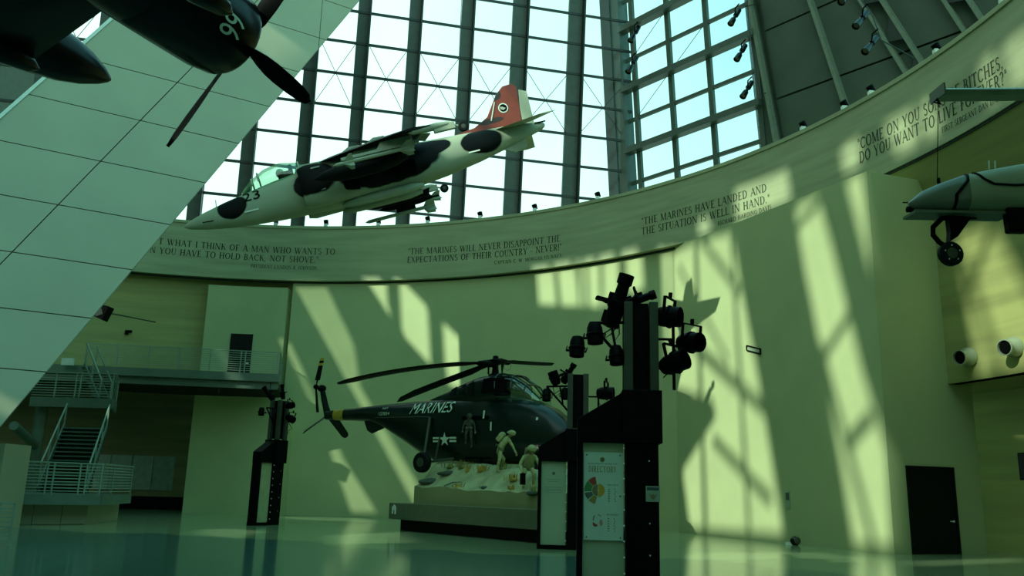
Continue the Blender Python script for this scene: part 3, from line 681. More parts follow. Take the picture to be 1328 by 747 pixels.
# stairs rising behind the platform
s0 = at(55, 600, 36.3); s1 = at(118, 600, 36.3)
st = thing('stair_flight', 'dark stairs climbing behind the low platform railing', 'stairs', (s0.x, s0.y, PZ))
for k in range(15):
    y = 36.3 + .3 * k; z = PZ + .19 * (k + 1)
    MB().box(((s0.x + s1.x) / 2 - .107 * k, y, z), (s1.x - s0.x, .31, .06)).build('tread', M['deck'], st)
    MB().box(((s0.x + s1.x) / 2 - .107 * k, y + .14, z - .1), (s1.x - s0.x, .03, .16)).build('riser', M['steel_dark'], st)
for xo in (s0.x, s1.x):
    MB().beam((xo, 36.2, PZ + .1), (xo - 1.6, 40.8, PZ + 2.95), .06, .35).build('stringer', M['deck'], st)
    MB().beam((xo, 36.2, PZ + 1.15), (xo - 1.6, 40.8, PZ + 4.0), .06, .06).build('handrail', M['steel_rail'], st)
    for fr in (.02, .33, .66, .98): MB().beam((xo - 1.6 * fr, 36.2 + 4.6 * fr, PZ + .1 + 2.85 * fr), (xo - 1.6 * fr, 36.2 + 4.6 * fr, PZ + 1.15 + 2.85 * fr), .05, .05).build('post', M['steel_rail'], st)
# pale display panels on the wall of the recess
for k, (xa, xb, nm) in enumerate(((122, 142, 'leftmost'), (142, 170, 'second from left'), (170, 198, 'third from left'), (198, 226, 'rightmost'))):
    a0, a1 = ang(cyl(xa, 610, 33.9)), ang(cyl(xb, 610, 33.9)); zt_, zb_ = cyl(170, 590.5, 33.9).z, cyl(170, 635, 33.9).z
    tag(arc_wall(MB(), 33.88, a1 + .0006, a0 - .0006, zb_, zt_, .05, 2).build('display_panel', mat('display_panel_%d' % k, (.36 - .04 * k, .42 - .04 * k, .30 - .03 * k), .5)),
        'pale display panel in the dark recess, %s of the four' % nm, 'panel', 'display panels in the recess')
p = at(167.5, 430, 1); p = cyl(167.5, 430, 29.3); wd_ = thing('wall_box', 'tiny black box on the travertine wall above the walkway', 'box', p)
MB().box(p - Vector((0, .08, 0)), (.34, .16, .12)).box(p + Vector((-.1, -.08, -.12)), (.14, .16, .16)).build('housing', M['black'], wd_)
p = at(133, 404, 40); sb_ = thing('loudspeaker', 'black loudspeaker peeking out beside the mast edge above the walkway', 'loudspeaker', p)
MB().loft([[p + Vector(v) for v in ((-.45, -.3, -.2), (.15, -.3, -.45), (.15, .3, -.45), (-.45, .3, -.2))], [p + Vector(v) for v in ((-.3, -.3, .35), (.4, -.3, .2), (.4, .3, .2), (-.3, .3, .35))]]).build('cabinet', M['black'], sb_)
MB().beam(p + Vector((-.1, 0, 0)), Vector((p.x - .3, 46.8, p.z + .8)), .06, .06).build('bracket', M['post'], sb_)
MB().box(p + Vector((-.05, -.31, -.05)), (.35, .03, .4), Matrix.Rotation(-.35, 3, 'Y')).build('grille', M['steel_dark'], sb_)
p = at(88, 469, 43.4); tag(MB().box(p, (.62, .1, .36)).box(p + Vector((0, .06, 0)), (.5, .05, .28)).build('white_notice', M['white']), 'small white notice plate behind the landing railing', 'sign')

# ================================================================== LIGHTING PYLONS WITH SIGN PANELS
M['lens'] = mat('lens_glass', (0.05, 0.05, 0.04), 0.1, var=0.1)
M['red'] = mat('red_gel', (0.25, 0.03, 0.02), 0.3, var=0.1)
def stage_lamp(label, pos, d, kind='par', sc=1.0, group='stage lamps on the pylons', up=(0, 0, 1), hang=None):
    """black theatre lantern: can or profile body, yoke and lens; pos = yoke pivot, d = beam direction"""
    o = thing('stage_lamp', label, 'spotlight', pos, frame(d, up if abs(Vector(d).normalized().dot(Vector(up))) < .95 else (0, 1, 0)), group)
    if kind == 'par':
        MB().lathe([(-.26, .05), (-.24, .12), (-.14, .16), (-.02, .17), (.0, .19), (.03, .19), (.03, .165), (.2, .165), (.2, .15), (.06, .15)], (0, 0, 0), (1, 0, 0), 14, cap=True).build('can', M['black'], o, True, True)
        MB().lathe([(.05, .001), (.06, .15)], (0, 0, 0), (1, 0, 0), 14).build('lens', M['lens'], o, True, True)
        yk = .22
    else:
        MB().lathe([(-.42, .06), (-.4, .13), (-.1, .14), (-.06, .17), (.02, .17), (.04, .11), (.32, .1), (.34, .13), (.5, .13), (.5, .11), (.4, .11)], (0, 0, 0), (1, 0, 0), 14).build('body', M['black'], o, True, True)
        MB().lathe([(.39, .001), (.4, .11)], (0, 0, 0), (1, 0, 0), 14).build('lens', M['lens'], o, True, True)
        MB().box((.1, 0, .13), (.12, .05, .12)).box((-.25, 0, .15), (.2, .1, .06)).build('knob', M['black'], o, local=True)
        yk = .2
    y = MB(); y.beam((0, -yk, 0), (0, -yk, .3), .05, .02, up=(0, 1, 0)).beam((0, yk, 0), (0, yk, .3), .05, .02, up=(0, 1, 0)).beam((0, -yk, .3), (0, yk, .3), .05, .02)
    y.tube([(0, 0, .3), (0, 0, .4)], .035, 8); y.build('yoke', M['black'], o, local=True)
    o.scale = (sc,) * 3
    return o
def pylon(label, loc, rz, sign_mat, board=False):
    o = thing('lighting_pylon', label, 'pylon', loc, rz, 'black lighting pylons')
    MB().box((0, 0, 1.25), (.58, .5, 2.5)).build('shaft', M['black'], o, local=True, bevel=.01)
    for sx in (-1, 1):
        for sy in (-1, 1):
            MB().box((sx * .235, sy * .2, 4.28), (.16, .14, 1.66)).build('channel_post', M['post'], o, local=True, bevel=.008)
    MB().box((0, 0, 4.3), (.3, .3, 1.6)).build('core', M['black'], o, local=True)
    MB().box((0, 0, 2.98), (.72, .64, .95)).build('collar', M['black'], o, local=True, bevel=.01)
    hx = -1.16
    MB().prism([(hx, -.22, 2.5), (-.34, -.22, 2.5), (-.34, -.22, 3.42), (hx, -.22, 2.92)], (0, .44, 0)).build('sloped_header', M['black'], o, local=True, bevel=.008)
    MB().box((hx + .05, 0, 1.25), (.1, .4, 2.5)).build('outer_post', M['black'], o, local=True)
    pn = MB().box((-.70, -.02, 1.3), (.74, .2, 2.4)).build('sign_panel', sign_mat, o, local=True, bevel=.005)
    MB().box((-.72, 0, .06), (.86, .46, .12)).build('foot', M['black'], o, local=True)
    for k in range(9):
        MB().ball((-.33, -.24, .25 + .27 * k), .018, n=8, m=5).build('bolt', M['white'], o, local=True)
        if k % 2: MB().ball((.12, -.255, .3 + .27 * k), .014, n=8, m=5).build('bolt', M['white'], o, local=True)
    # lamp bars
    br = MB(); br.tube([(-.3, -.05, 4.75), (-.95, -.1, 4.72)], .03, 8).tube([(-.95, -.1, 4.72), (-.25, -.05, 3.95)], .03, 8).tube([(-.55, -.08, 4.74), (-.45, -.06, 4.2)], .025, 8).build('left_bracket', M['black'], o, True, True)
    br = MB(); br.tube([(.62, 0, 3.5), (.62, 0, 4.7)], .03, 8)
    for z in (3.9, 4.45): br.tube([(.3, 0, z), (.62, 0, z)], .025, 8)
    br.build('right_bracket', M['black'], o, True, True)
    cb = MB()
    for k in range(3): cb.tube([(-.95 + .2 * k, -.12, 4.7), (-.9 + .2 * k, -.2, 4.45 - .05 * k), (-.7 + .15 * k, -.18, 4.5), (-.4, -.15, 4.7)], .012, 5)
    cb.tube([(.62, 0, 4.3), (.8, -.1, 4.0), (.6, -.1, 3.9), (.4, -.2, 3.7)], .012, 5); cb.build('cables', M['rubber'], o, True, True)
    return o
FP = Vector((2.43, 16, 0)); MP_ = Vector((2.08, 26.2, 0)); LP = Vector((-9.75, 37, 0))
RZF = -.06
p1 = pylon('nearest black lighting pylon, with the directory board', FP, RZF, M['sign'])
p2 = pylon('black lighting pylon between the helicopter nose and the directory', MP_, -.05, M['sign'])
p3 = pylon('distant black lighting pylon standing left of the helicopter tail', LP, 1.15, mat('cream_sign', (.4, .42, .2), .5))
def pl(P, rz, x, y, z): return P + Matrix.Rotation(rz, 3, 'Z') @ Vector((x, y, z))
lamps = [
 (p1, FP, RZF, [('long profile lamp tilted steeply upward on the directory pylon', (-.42, -.1, 5.1), (.3, -.15, 1.0), 'profile', 1.15),
   ('bright-topped profile lamp lying across the directory pylon top', (-.02, .1, 5.22), (.9, -.3, .3), 'profile', .7),
   ('leftmost small lamp hanging from the directory pylon bracket', (-1.18, -.1, 4.25), (-.05, -.1, -1), 'par', .85),
   ('square lamp second from the left on the directory pylon bracket', (-.85, -.15, 4.5), (.05, -.1, -1), 'par', .9),
   ('red-lensed lamp hanging inside the directory pylon bracket', (-.45, -.1, 4.1), (.05, -.15, -1), 'par', .8),
   ('round lamp highest on the right of the directory pylon', (.52, -.15, 4.85), (.8, -.5, -.1), 'par', 1.15),
   ('round lamp farthest right on the directory pylon', (.93, -.1, 4.38), (.55, -.75, -.1), 'par', 1.1),
   ('round lamp lowest on the right of the directory pylon', (.62, -.2, 3.98), (.6, -.6, .2), 'par', 1.15)]),
 (p2, MP_, -.05, [('leftmost upright lamp on the middle pylon', (-.72, -.1, 5.0), (-.35, -.2, .9), 'par', .95),
   ('upward profile lamp beside the middle pylon top', (-.3, -.1, 5.1), (.5, -.2, .9), 'profile', .75),
   ('low lamp at the far left of the middle pylon bracket', (-.95, -.1, 4.45), (0, -.2, -1), 'par', .8),
   ('low lamp closest to the middle pylon shaft on the left', (-.38, -.1, 4.5), (0, -.2, -1), 'par', .75),
   ('round lamp right of the middle pylon', (.85, -.1, 4.55), (.9, -.3, 0), 'par', 1.15)]),
 (p3, LP, 0.0, [('lamp on top of the distant pylon', (.1, -.1, 5.45), (-.1, -.2, 1), 'profile', .7),
   ('tilted profile lamp at the upper left of the distant pylon', (-.45, -.2, 5.35), (-.6, -.3, .8), 'profile', .8),
   ('small lamp hanging at the left of the distant pylon', (-.7, -.2, 4.6), (0, -.1, -1), 'par', .75),
   ('upper lamp on the right of the distant pylon', (.5, -.2, 4.9), (.9, -.3, .2), 'par', .8),
   ('lower lamp on the right of the distant pylon', (.55, -.2, 4.35), (.8, -.4, -.4), 'par', .9)])]
for pp, P, rz, ls in lamps:
    for lab, pos, d, kd, sc in ls: stage_lamp(lab, pl(P, rz, *pos), d, kd, sc)
# directory board on the nearest pylon
def dirpt(x, z, y=-.165): return Vector((x + .07, y, z))
bx0, bx1, bz0, bz1 = -1.04, -.34, .80, 2.33
bd = MB().box(((bx0 + bx1) / 2, -.15, (bz0 + bz1) / 2), (bx1 - bx0, .02, bz1 - bz0)).build('directory_board', M['board'], p1, local=True)
M['gold'] = mat('gold_print', (.30, .23, .05), .5); M['ink'] = mat('grey_print', (.08, .11, .08), .6); M['orange'] = mat('orange_print', (.55, .30, .03), .5)
M['redp'] = mat('red_print', (.35, .05, .03), .5); M['greenp'] = mat('green_print', (.06, .22, .06), .5); M['brownp'] = mat('brown_print', (.2, .16, .06), .5)
W_ = bx1 - bx0
serif_txt = lambda text, x0, x1, z, h, m_, nm: (lambda wq: MB().add([dirpt(x0 + px / wq[0] * (x1 - x0), z + py * h) for q in wq[1] for px, py in q], [(4 * i, 4 * i + 1, 4 * i + 2, 4 * i + 3) for i in range(len(wq[1]))]).build(nm, m_, bd, local=True))(layout(text))
serif_txt('DIRECTORY', -1.03, -.52, 1.98, .105, M['gold'], 'title')
sans_text('NATIONAL MUSEUM OF THE MARINE CORPS', .53, .022, lambda x, y: dirpt(-1.04 + x, 2.118 + y), M['ink'], 'heading', bd)
for nm, zz, x0 in (('FIRST DECK', 1.745, -.69), ('SECOND DECK', 1.23, -.70)):
    sans_text(nm, .2, .026, lambda x, y: dirpt(x0 + x, zz + y), M['ink'], 'list_heading', bd)
    lm_ = MB()
    for k in range(6): lm_.box((x0 + .1, -.162, zz - .06 - .042 * k), (.03, .004, .012)).box((x0 + .2 + .012 * (k % 2), -.162, zz - .06 - .042 * k), (.02, .004, .012))
    lm_.build('list', M['ink'], bd, local=True)
em = MB(); em.lathe([(0, .045), (.004, .045)], (-.71, -.16, 2.2), (0, -1, 0), 16).build('emblem', M['gold'], bd, local=True)
MB().lathe([(0, .026), (.004, .026)], (-.705, -.165, 2.205), (0, -1, 0), 12).build('emblem_globe', M['ink'], bd, local=True)
def wedge(cx, cz, r0, r1, a0, a1, m_, nm):
    q = [(cx + r * math.cos(math.radians(a)), cz + r * math.sin(math.radians(a))) for r, aa in ((r1, range(a0, a1 + 1, 6)), (r0, range(a1, a0 - 1, -6))) for a in aa]
    MB().prism([dirpt(x, z, -.161) for x, z in q], (0, -.004, 0)).build(nm, m_, bd, local=True)
wedge(-.86, 1.66, .11, .24, 100, 136, M['redp'], 'map_sector'); wedge(-.86, 1.66, .11, .24, 138, 190, M['greenp'], 'map_sector'); wedge(-.86, 1.66, .11, .24, 192, 226, M['ink'], 'map_sector')
wedge(-.86, 1.66, .11, .24, 228, 262, M['gold'], 'map_sector'); wedge(-.86, 1.66, .01, .10, 90, 270, M['brownp'], 'map_sector'); wedge(-.85, 1.66, .01, .115, -90, 90, M['orange'], 'map_sector')
wedge(-.86, 1.16, .07, .085, 130, 200, M['ink'], 'map_sector'); wedge(-.86, 1.16, .07, .08, 40, 90, M['ink'], 'map_sector'); wedge(-.84, 1.10, .01, .07, -60, 60, mat('pink_print', (.5, .25, .18), .5), 'map_sector'); wedge(-.9, 1.08, .005, .05, 150, 330, M['redp'], 'map_sector')
for x in (bx0 + .05, bx1 - .05):
    for z in (bz0 + .05, (bz0 + bz1) / 2, bz1 - .05): MB().lathe([(0, .014), (.02, .014)], (x, -.155, z), (0, -1, 0), 10).build('standoff', M['post'], p1, local=True)
sg = MB().box((.18, -.262, 1.62), (.25, .012, .27)).build('small_sign', mat('small_sign', (.28, .36, .26), .4), p1, local=True)
MB().box((.18, -.27, 1.71), (.21, .006, .05)).build('sign_bar', mat('sign_bar', (.03, .07, .06), .5), sg, local=True)
e2 = MB(); e2.prism([(.11, -.27, 1.63), (.16, -.27, 1.53), (.2, -.27, 1.53), (.25, -.27, 1.63), (.2, -.27, 1.59), (.18, -.27, 1.63), (.16, -.27, 1.59)], (0, -.004, 0)).build('sign_emblem', M['brownp'], sg, local=True)
# dim printing on the middle pylon's panel
MB().lathe([(0, .05), (.003, .05)], (-.7, -.122, 2.15), (0, -1, 0), 12).build('emblem', M['ink'], p2, local=True)
for k, (w, z) in enumerate(((.42, 1.98), (.3, 1.92), (.5, 1.75), (.46, 1.7), (.5, 1.65), (.48, 1.6))): MB().box((-.7, -.122, z), (w, .004, .014)).build('text_line', mat('faint_print', (.2, .27, .17), .6) if k == 0 else bpy.data.materials['faint_print'], p2, local=True)

# ================================================================== SMALL FITTINGS ON THE WALLS
e_ = (CORNER - P1).normalized(); n_ = Vector((e_.y, -e_.x, 0)); n_ = n_ if n_.y < 0 or n_.x < 0 else -n_
p = wallpt(978, 453.5); gr = thing('wall_vent', 'small rectangular vent frame high on the right wall', 'vent', p)
for a_, b_ in (((-.45, .1), (.45, .1)), ((-.45, -.1), (.45, -.1)), ((-.45, -.1), (-.45, .1)), ((.45, -.1), (.45, .1))):
    MB().beam(p + e_ * a_[0] + dv * (a_[1] - .3 * a_[0]) + n_ * .03, p + e_ * b_[0] + dv * (b_[1] - .3 * b_[0]) + n_ * .03, .05, .05, up=n_).build('frame_bar', M['black'], gr)
MB().beam(p - e_ * .42 + dv * .126 + n_ * .015, p + e_ * .42 - dv * .126 + n_ * .015, .02, .16, up=dv).build('grille', M['sign'], gr)
p = wallpt(1022.5, 648); tb = thing('wall_notice', 'small framed notice on the wall above the black floor spotlight', 'sign', p)
MB().beam(p - e_ * .11 + n_ * .02, p + e_ * .11 + n_ * .02, .03, .6, up=dv).build('plate', M['sign'], tb); MB().beam(p - e_ * .09 + n_ * .04 + dv * .12, p + e_ * .09 + n_ * .04 + dv * .12, .02, .26, up=dv).build('picture', M['ink'], tb)
p = atz(1031, 707, 0); fs = thing('floor_spotlight', 'round black floor spotlight at the foot of the right wall', 'spotlight', p)
MB().ball(p + Vector((0, 0, .14)), .17, n=14, m=9).build('head', M['black_gloss'], fs, True); MB().beam(p + Vector((-.3, .1, .05)), p + Vector((-.02, 0, .05)), .12, .1).build('base', M['white'], fs)
MB().lathe([(0, .12), (.03, .13), (.05, .1)], p + Vector((.04, -.12, .16)), (.2, -1, .2), 12).build('lens_rim', M['post'], fs, True)
# two round air nozzles by the overhang
M['nozzle'] = mat('nozzle_metal', (.34, .40, .27), .3, .3, var=.05)
for k, (px, py, lab) in enumerate(((1259, 463, 'round metal air nozzle beside the door block'), (1318, 450, 'round metal air nozzle at the right frame edge'))):
    p = cyl(px, py, RR); d = Vector((-.93, -.42, -.12)).normalized(); nz_ = thing('air_nozzle', lab, 'vent', p, group='air nozzles')
    MB().lathe([(-.4, .26), (-.1, .27), (.05, .31), (.2, .31), (.34, .23), (.48, .22), (.5, .25), (.56, .25), (.56, .22), (.42, .21)], p, d, 20, cap=False).build('housing', M['nozzle'], nz_, True)
    MB().lathe([(.47, .001), (.48, .22)], p, d, 20).build('throat', M['black'], nz_, True)
    MB().lathe([(-.02, .33), (.03, .33)], p - d * .05, d, 20).build('flange', M['nozzle'], nz_, True)
# exit sign in the right recess
p = cyl(1321, 494, 31.8); ex = thing('exit_sign', 'red-lettered exit sign in the right recess', 'sign', p)
th_ = ang(p); tv = Vector((math.sin(th_), -math.cos(th_), 0)); rn = -Vector((math.cos(th_), math.sin(th_), 0))
MB().beam(p - tv * .22 + rn * .12, p + tv * .3 + rn * .12, .08, .26, up=dv).build('housing', mat('exit_face', (.12, .10, .06), .5), ex)
M['exit'] = mat('exit_red', (.5, .05, .03), .5); M['exit'].node_tree.nodes['Principled BSDF'].inputs['Emission Color'].default_value = (1, .06, .03, 1); M['exit'].node_tree.nodes['Principled BSDF'].inputs['Emission Strength'].default_value = .25
sans_text('EXIT', .42, .17, lambda x, y: p - tv * .18 + tv * x + rn * .165 + dv * (y - .085), M['exit'], 'lettering', ex, local=False)
MB().beam(p + rn * .1 + dv * .12, Vector((p.x, p.y, ZS)) + rn * .1, .04, .04).build('stem', M['post'], ex)
p = cyl(1327, 605, 31.9); hp_ = thing('wall_plaque', 'dark plaque on the right recess wall at the frame edge', 'plaque', p)
MB().beam(p - tv * .1 + rn * .06, p + tv * .9 + rn * .06, .06, .9, up=dv).build('plate', M['black'], hp_); MB().beam(p - tv * .05 + rn * .1, p + tv * .85 + rn * .1, .02, .8, up=dv).build('face', M['door'], hp_)

# uplights along the top of the lettered band
ups = [(357, 296, 'first from the mast'), (422, 298, 'second from the mast'), (490, 299, 'hidden behind the jet belly'), (554, 296, 'fourth from the mast, right of the jet missiles'), (622, 291, 'below the jet tail'), (693, 283, 'left of the dark corner fin'), (775, 269, 'just left of the dark corner column'),
       (1042, 180, 'first on the clad side'), (1096, 159, 'second on the clad side'), (1131, 141, 'third on the clad side'), (1216, 83, 'fourth on the clad side'), (1303, 17, 'topmost at the right corner')]
for k, (px, py, lab) in enumerate(ups):
    p = cyl(px, py + 1.5, RF + .1); p.z = ZT + .12; th_ = ang(p); rn = -Vector((math.cos(th_), math.sin(th_), 0))
    ul = thing('band_uplight', 'small white-bracketed uplight on the band coping, ' + lab, 'spotlight', p, group='uplights on the band')
    MB().box(p + dv * .09, (.2, .2, .18)).build('bracket', M['white'], ul, bevel=.01)
    MB().lathe([(-.16, .13), (.1, .15), (.12, .12), (.06, .11)], p + dv * .3, Vector((rn.x * .6, rn.y * .6, .8)), 12).build('head', M['black'], ul, True)
# spotlights on poles before the glazing
def long_spot(label, px, py, Y, dpx, length=1.0):
    p = at(px, py, Y); q = at(px + dpx[0], py + dpx[1], Y - .25); d = (q - p).normalized(); o = thing('long_spotlight', label, 'spotlight', p, frame(d), 'long spotlights before the glazing'); s = length
    MB().lathe([(-.55 * s, .05 * s), (-.5 * s, .11 * s), (-.1 * s, .12 * s), (-.05 * s, .07 * s), (.12 * s, .07 * s), (.16 * s, .12 * s), (.5 * s, .15 * s), (.5 * s, .13 * s), (.4 * s, .12 * s)], (0, 0, 0), (1, 0, 0), 12).build('body', M['black_gloss'], o, True, True)
    MB().lathe([(.38 * s, .001), (.41 * s, .125 * s)], (0, 0, 0), (1, 0, 0), 12).build('lens', mat('warm_lens', (.3, .2, .14), .2) if 'warm_lens' not in bpy.data.materials else bpy.data.materials['warm_lens'], o, True, True)
    MB().tube([(-.05 * s, 0, 0), (-.1 * s, .25 * s, .3 * s), (-.15 * s, .5 * s, .35 * s)], .03 * s, 6).build('arm', M['black'], o, True, True)
    return o
Yr = 46.0
for px, py, lab in ((953, 22, 'uppermost'), (961, 68, 'middle'), (969, 116, 'lowest')): long_spot('%s of three spotlights on the pole before the right glazing' % lab, px, py, Yr, (-8, 13), 1.35)
pole = MB(); pole.tube([at(966, -40, Yr), at(972, 40, Yr), at(986, 128, Yr)], .035, 6); pole = tag(pole.tube([at(986, 122, Yr), at(996, 120, Yr + 1.5)], .03, 6).tube([at(969, 8, Yr), at(985, 4, Yr + 1.5)], .03, 6).build('lamp_pole', M['steel_dark'], None, True), 'thin dark pole carrying three spotlights before the right glazing', 'pole')
for px, py, lab in ((823, 44, 'upper'), (820, 84, 'lower')): long_spot('%s spotlight on the dark corner column' % lab, px, py, 54, (-7, 12), 1.5)
Yq = 30.0
for px, py, lab in ((1098, -6, 'highest'), (1117, 25, 'middle'), (1129, 58, 'lowest')): long_spot('%s glossy spotlight hung before the clad ribs' % lab, px, py, Yq, (-12, 15), 1.05)
tag(MB().tube([at(1090, -40, Yq + .4), at(1132, 22, Yq + .4), at(1143, 52, Yq + .4), at(1185, 75, Yq + .8)], .025, 6).build('lamp_cable', M['steel_dark'], None, True), 'thin cable holding the glossy spotlights before the clad ribs', 'cable')

# ================================================================== HELICOPTER ON ITS DIORAMA
def sring(x, zb, zt, hw, n=24, ex=2.6):                     # cross-section in the local y-z plane
    out = []; zc, hh = (zb + zt) / 2, (zt - zb) / 2
    for k in range(n):
        a = 2 * PI * k / n; c_, s_ = math.cos(a), math.sin(a)
        out.append(Vector((x, hw * math.copysign(abs(c_) ** (2 / ex), c_), zc + hh * math.copysign(abs(s_) ** (2 / ex), s_))))
    return out
M['hull'] = mat('dark_green_hull', (.003, .012, .009), .25, var=.25, scale=1.5, spec=.4)
M['hull_in'] = mat('cabin_dark', (.003, .004, .003), .7, spec=.05)
M['yellow'] = mat('yellow_band', (.50, .33, .03), .45); M['letter_white'] = mat('letter_white', (.62, .75, .55), .5, var=.03)
M['blade'] = mat('rotor_blade', (.003, .007, .005), .5, spec=.1)
HO = Vector((-.6, 35.6, 2.24)); hd_ = Vector((.835, -.55, 0)).normalized()
heli = thing('helicopter', 'dark green helicopter with white lettering landing on the sand diorama', 'helicopter', HO, frame(hd_))
HS = [(3.62, 1.0, 1.25, .1), (3.5, .72, 1.65, .38), (3.2, .52, 2.02, .6), (2.7, .42, 2.38, .76), (2.0, .38, 2.68, .84), (1.2, .38, 2.85, .87), (0, .38, 2.95, .88), (-1.5, .38, 2.95, .88), (-2.4, .42, 2.9, .86), (-3.3, .78, 2.86, .76), (-4.3, 1.3, 2.81, .6), (-5.3, 1.8, 2.77, .45), (-6.1, 2.08, 2.73, .36), (-7.4, 2.16, 2.66, .27), (-8.75, 2.22, 2.6, .2)]
MB().loft([sring(*q) for q in HS]).build('fuselage', M['hull'], heli, True, True)
def side(x, z):
    for q0, q1 in zip(HS[:-1], HS[1:]):
        if q1[0] <= x <= q0[0]:
            f_ = (x - q1[0]) / (q0[0] - q1[0]); zb, zt, hw = (q1[i] + (q0[i] - q1[i]) * f_ for i in (1, 2, 3)); zc, hh = (zb + zt) / 2, (zt - zb) / 2
            v = min(.999, abs((z - zc) / hh)); return hw * (1 - v ** 2.6) ** (1 / 2.6)
    return .2
# camera sees the side with local y < 0 : x forward to the right
hs = lambda x, z, e=.012: Vector((x, -side(x, z) - e - .03, z))
sans_text('MARINES', 2.25, .42, lambda x, y: hs(-3.55 + x, 2.28 + y), M['letter_white'], 'lettering', heli, .35)
sans_text('127834', .62, .13, lambda x, y: hs(-5.35 + x, 2.28 + y), M['letter_white'], 'serial_number', heli)
sans_text('NAVY', .34, .08, lambda x, y: hs(-5.2 + x, 2.53 + y), M['letter_white'], 'serial_number', heli)
stp = [(.27 * (1 if k % 2 == 0 else .4) * math.sin(PI * k / 5), .27 * (1 if k % 2 == 0 else .4) * math.cos(PI * k / 5)) for k in range(10)]
MB().add([hs(-1.62, 1.25, .014)] + [hs(-1.62 + a, 1.25 + b_, .014) for a, b_ in stp], [(0, k + 1, (k + 1) % 10 + 1) for k in range(10)]).build('star', M['letter_white'], heli, local=True)
for sx in (-1, 1):
    for zo in (.06, -.06): MB().add([hs(-1.62 + sx * a, 1.25 + zo + b_, .014) for a, b_ in ((.24, -.035), (.56, -.035), (.56, .035), (.24, .035))], [(0, 1, 2, 3)]).build('insignia_bar', M['letter_white'], heli, local=True)
# cabin door, window slots, panel lines
MB().add([hs(x, z, .008) for x, z in ((-.85, .55), (.35, .55), (.35, 2.1), (-.85, 2.1))], [(0, 1, 2, 3)]).build('cabin_door', M['hull_in'], heli, local=True)
for x, z, h_ in ((.5, 1.55, .32), (.15, 2.0, .3), (-.62, 1.8, .1), (2.4, 1.9, .1)): MB().add([hs(x + a, z + b_, .014) for a, b_ in ((-.035, 0), (.035, 0), (.035, h_), (-.035, h_))], [(0, 1, 2, 3)]).build('window_slot', M['letter_white'], heli, local=True)
MB().tube([hs(-5.6 + .4 * k, 2.2 - .01 * k, .02) for k in range(9)], .012, 4).build('trim_line', M['post'], heli, local=True)
# cockpit hump with greenhouse
CS = [(2.25, 2.45, 2.72, .45), (1.75, 2.5, 3.25, .66), (1.2, 2.5, 3.62, .74), (.5, 2.5, 3.72, .76), (-.4, 2.5, 3.66, .72), (-1.2, 2.5, 3.45, .62), (-2.0, 2.5, 3.15, .5), (-2.9, 2.5, 2.9, .35)]
MB().loft([sring(*q, ex=3) for q in CS[2:]]).build('engine_deck', M['hull'], heli, True, True)
MB().loft([sring(*q, ex=3) for q in CS[:4]], cap=False).build('windscreen', M['canopy'], heli, True, True)
for q in (CS[1], CS[2], CS[3]):
    r_ = sring(q[0], q[1], q[2] + .015, q[3] + .015, ex=3); MB().tube(r_[:13], .03, 5).build('windscreen_frame', M['hull'], heli, True, True)
for k in (3, 6, 9): MB().tube([sring(q[0], q[1], q[2] + .01, q[3] + .01, ex=3)[k] for q in CS[:4]], .028, 5).build('windscreen_frame', M['hull'], heli, True, True)
MB().add([Vector((x, -.775, z)) for x, z in ((-.1, 2.95), (1.05, 2.95), (.95, 3.5), (0, 3.5))], [(0, 1, 2, 3)]).build('side_window', M['hull_in'], heli, local=True)
for k in range(3):
    x0 = -.5 - .45 * k; MB().prism([(x0, -.74 + .07 * k, 2.95), (x0 - .3, -.69 + .07 * k, 2.95), (x0 - .3, -.60 + .07 * k, 3.35 - .08 * k), (x0, -.66 + .07 * k, 3.45 - .08 * k)], (0, -.02, 0)).build('intake_grille', M['blade'], heli, local=True)
# seated crew silhouettes are not visible; rotor head
rh = MB(); rh.lathe([(0, .3), (.12, .26), (.2, .14), (.5, .11), (.55, .24), (.62, .26), (.7, .26), (.75, .12), (.86, .1), (.88, .02)], (0, 0, 3.6), (0, 0, 1), 16); rh.build('rotor_mast', M['black'], heli, True, True)
sp_ = MB()
for k in range(6): a = k * PI / 3; sp_.tube([(math.cos(a) * .3, math.sin(a) * .3, 3.75), (math.cos(a + .3) * .32, math.sin(a + .3) * .32, 4.25)], .03, 6)
sp_.build('pitch_links', M['black'], heli, local=True)
MB().tube([(.62 + .16 * math.cos(a * PI / 6), -.1, 4.02 + .16 * math.sin(a * PI / 6)) for a in range(13)], .008, 4).build('wire_ring', M['post'], heli, local=True)
rotinv = frame(hd_).transposed()
def rblade(waz, R, z0, droop, tw, chord=.42, lin=.25):
    az = math.radians(waz); d = rotinv @ Vector((math.cos(az), math.sin(az), 0)); sdv = Vector((-d.y, d.x, 0))
    rg = []
    for k in range(13):
        f_ = k / 12; r = .25 + (R - .25) * f_; z = z0 + lin * f_ - droop * f_ * f_; c_ = chord * (.35 if k == 0 else .55 if k == 1 else 1 if k < 12 else .55); th = .05
        cs = Vector((sdv.x * math.cos(tw), sdv.y * math.cos(tw), math.sin(tw))); nn = d.cross(cs).normalized(); p = d * r + Vector((0, 0, z))
        rg.append([p + cs * (c_ / 2), p + nn * th + cs * (c_ * .15), p - cs * (c_ / 2), p - nn * th + cs * (c_ * .15)])
    b_ = MB().loft(rg).build('rotor_blade', M['blade'], heli, True, True)
    MB().lathe([(.15, .1), (.3, .12), (.75, .1), (.85, .06)], (0, 0, z0), d, 10).build('blade_grip', M['black'], heli, True, True)
    return b_
rblade(149, 7.9, 4.22, .75, .25); rblade(-131, 4.8, 4.1, .1, .6, .62, -1.65); rblade(50, 3.6, 4.3, -.05, -.25)
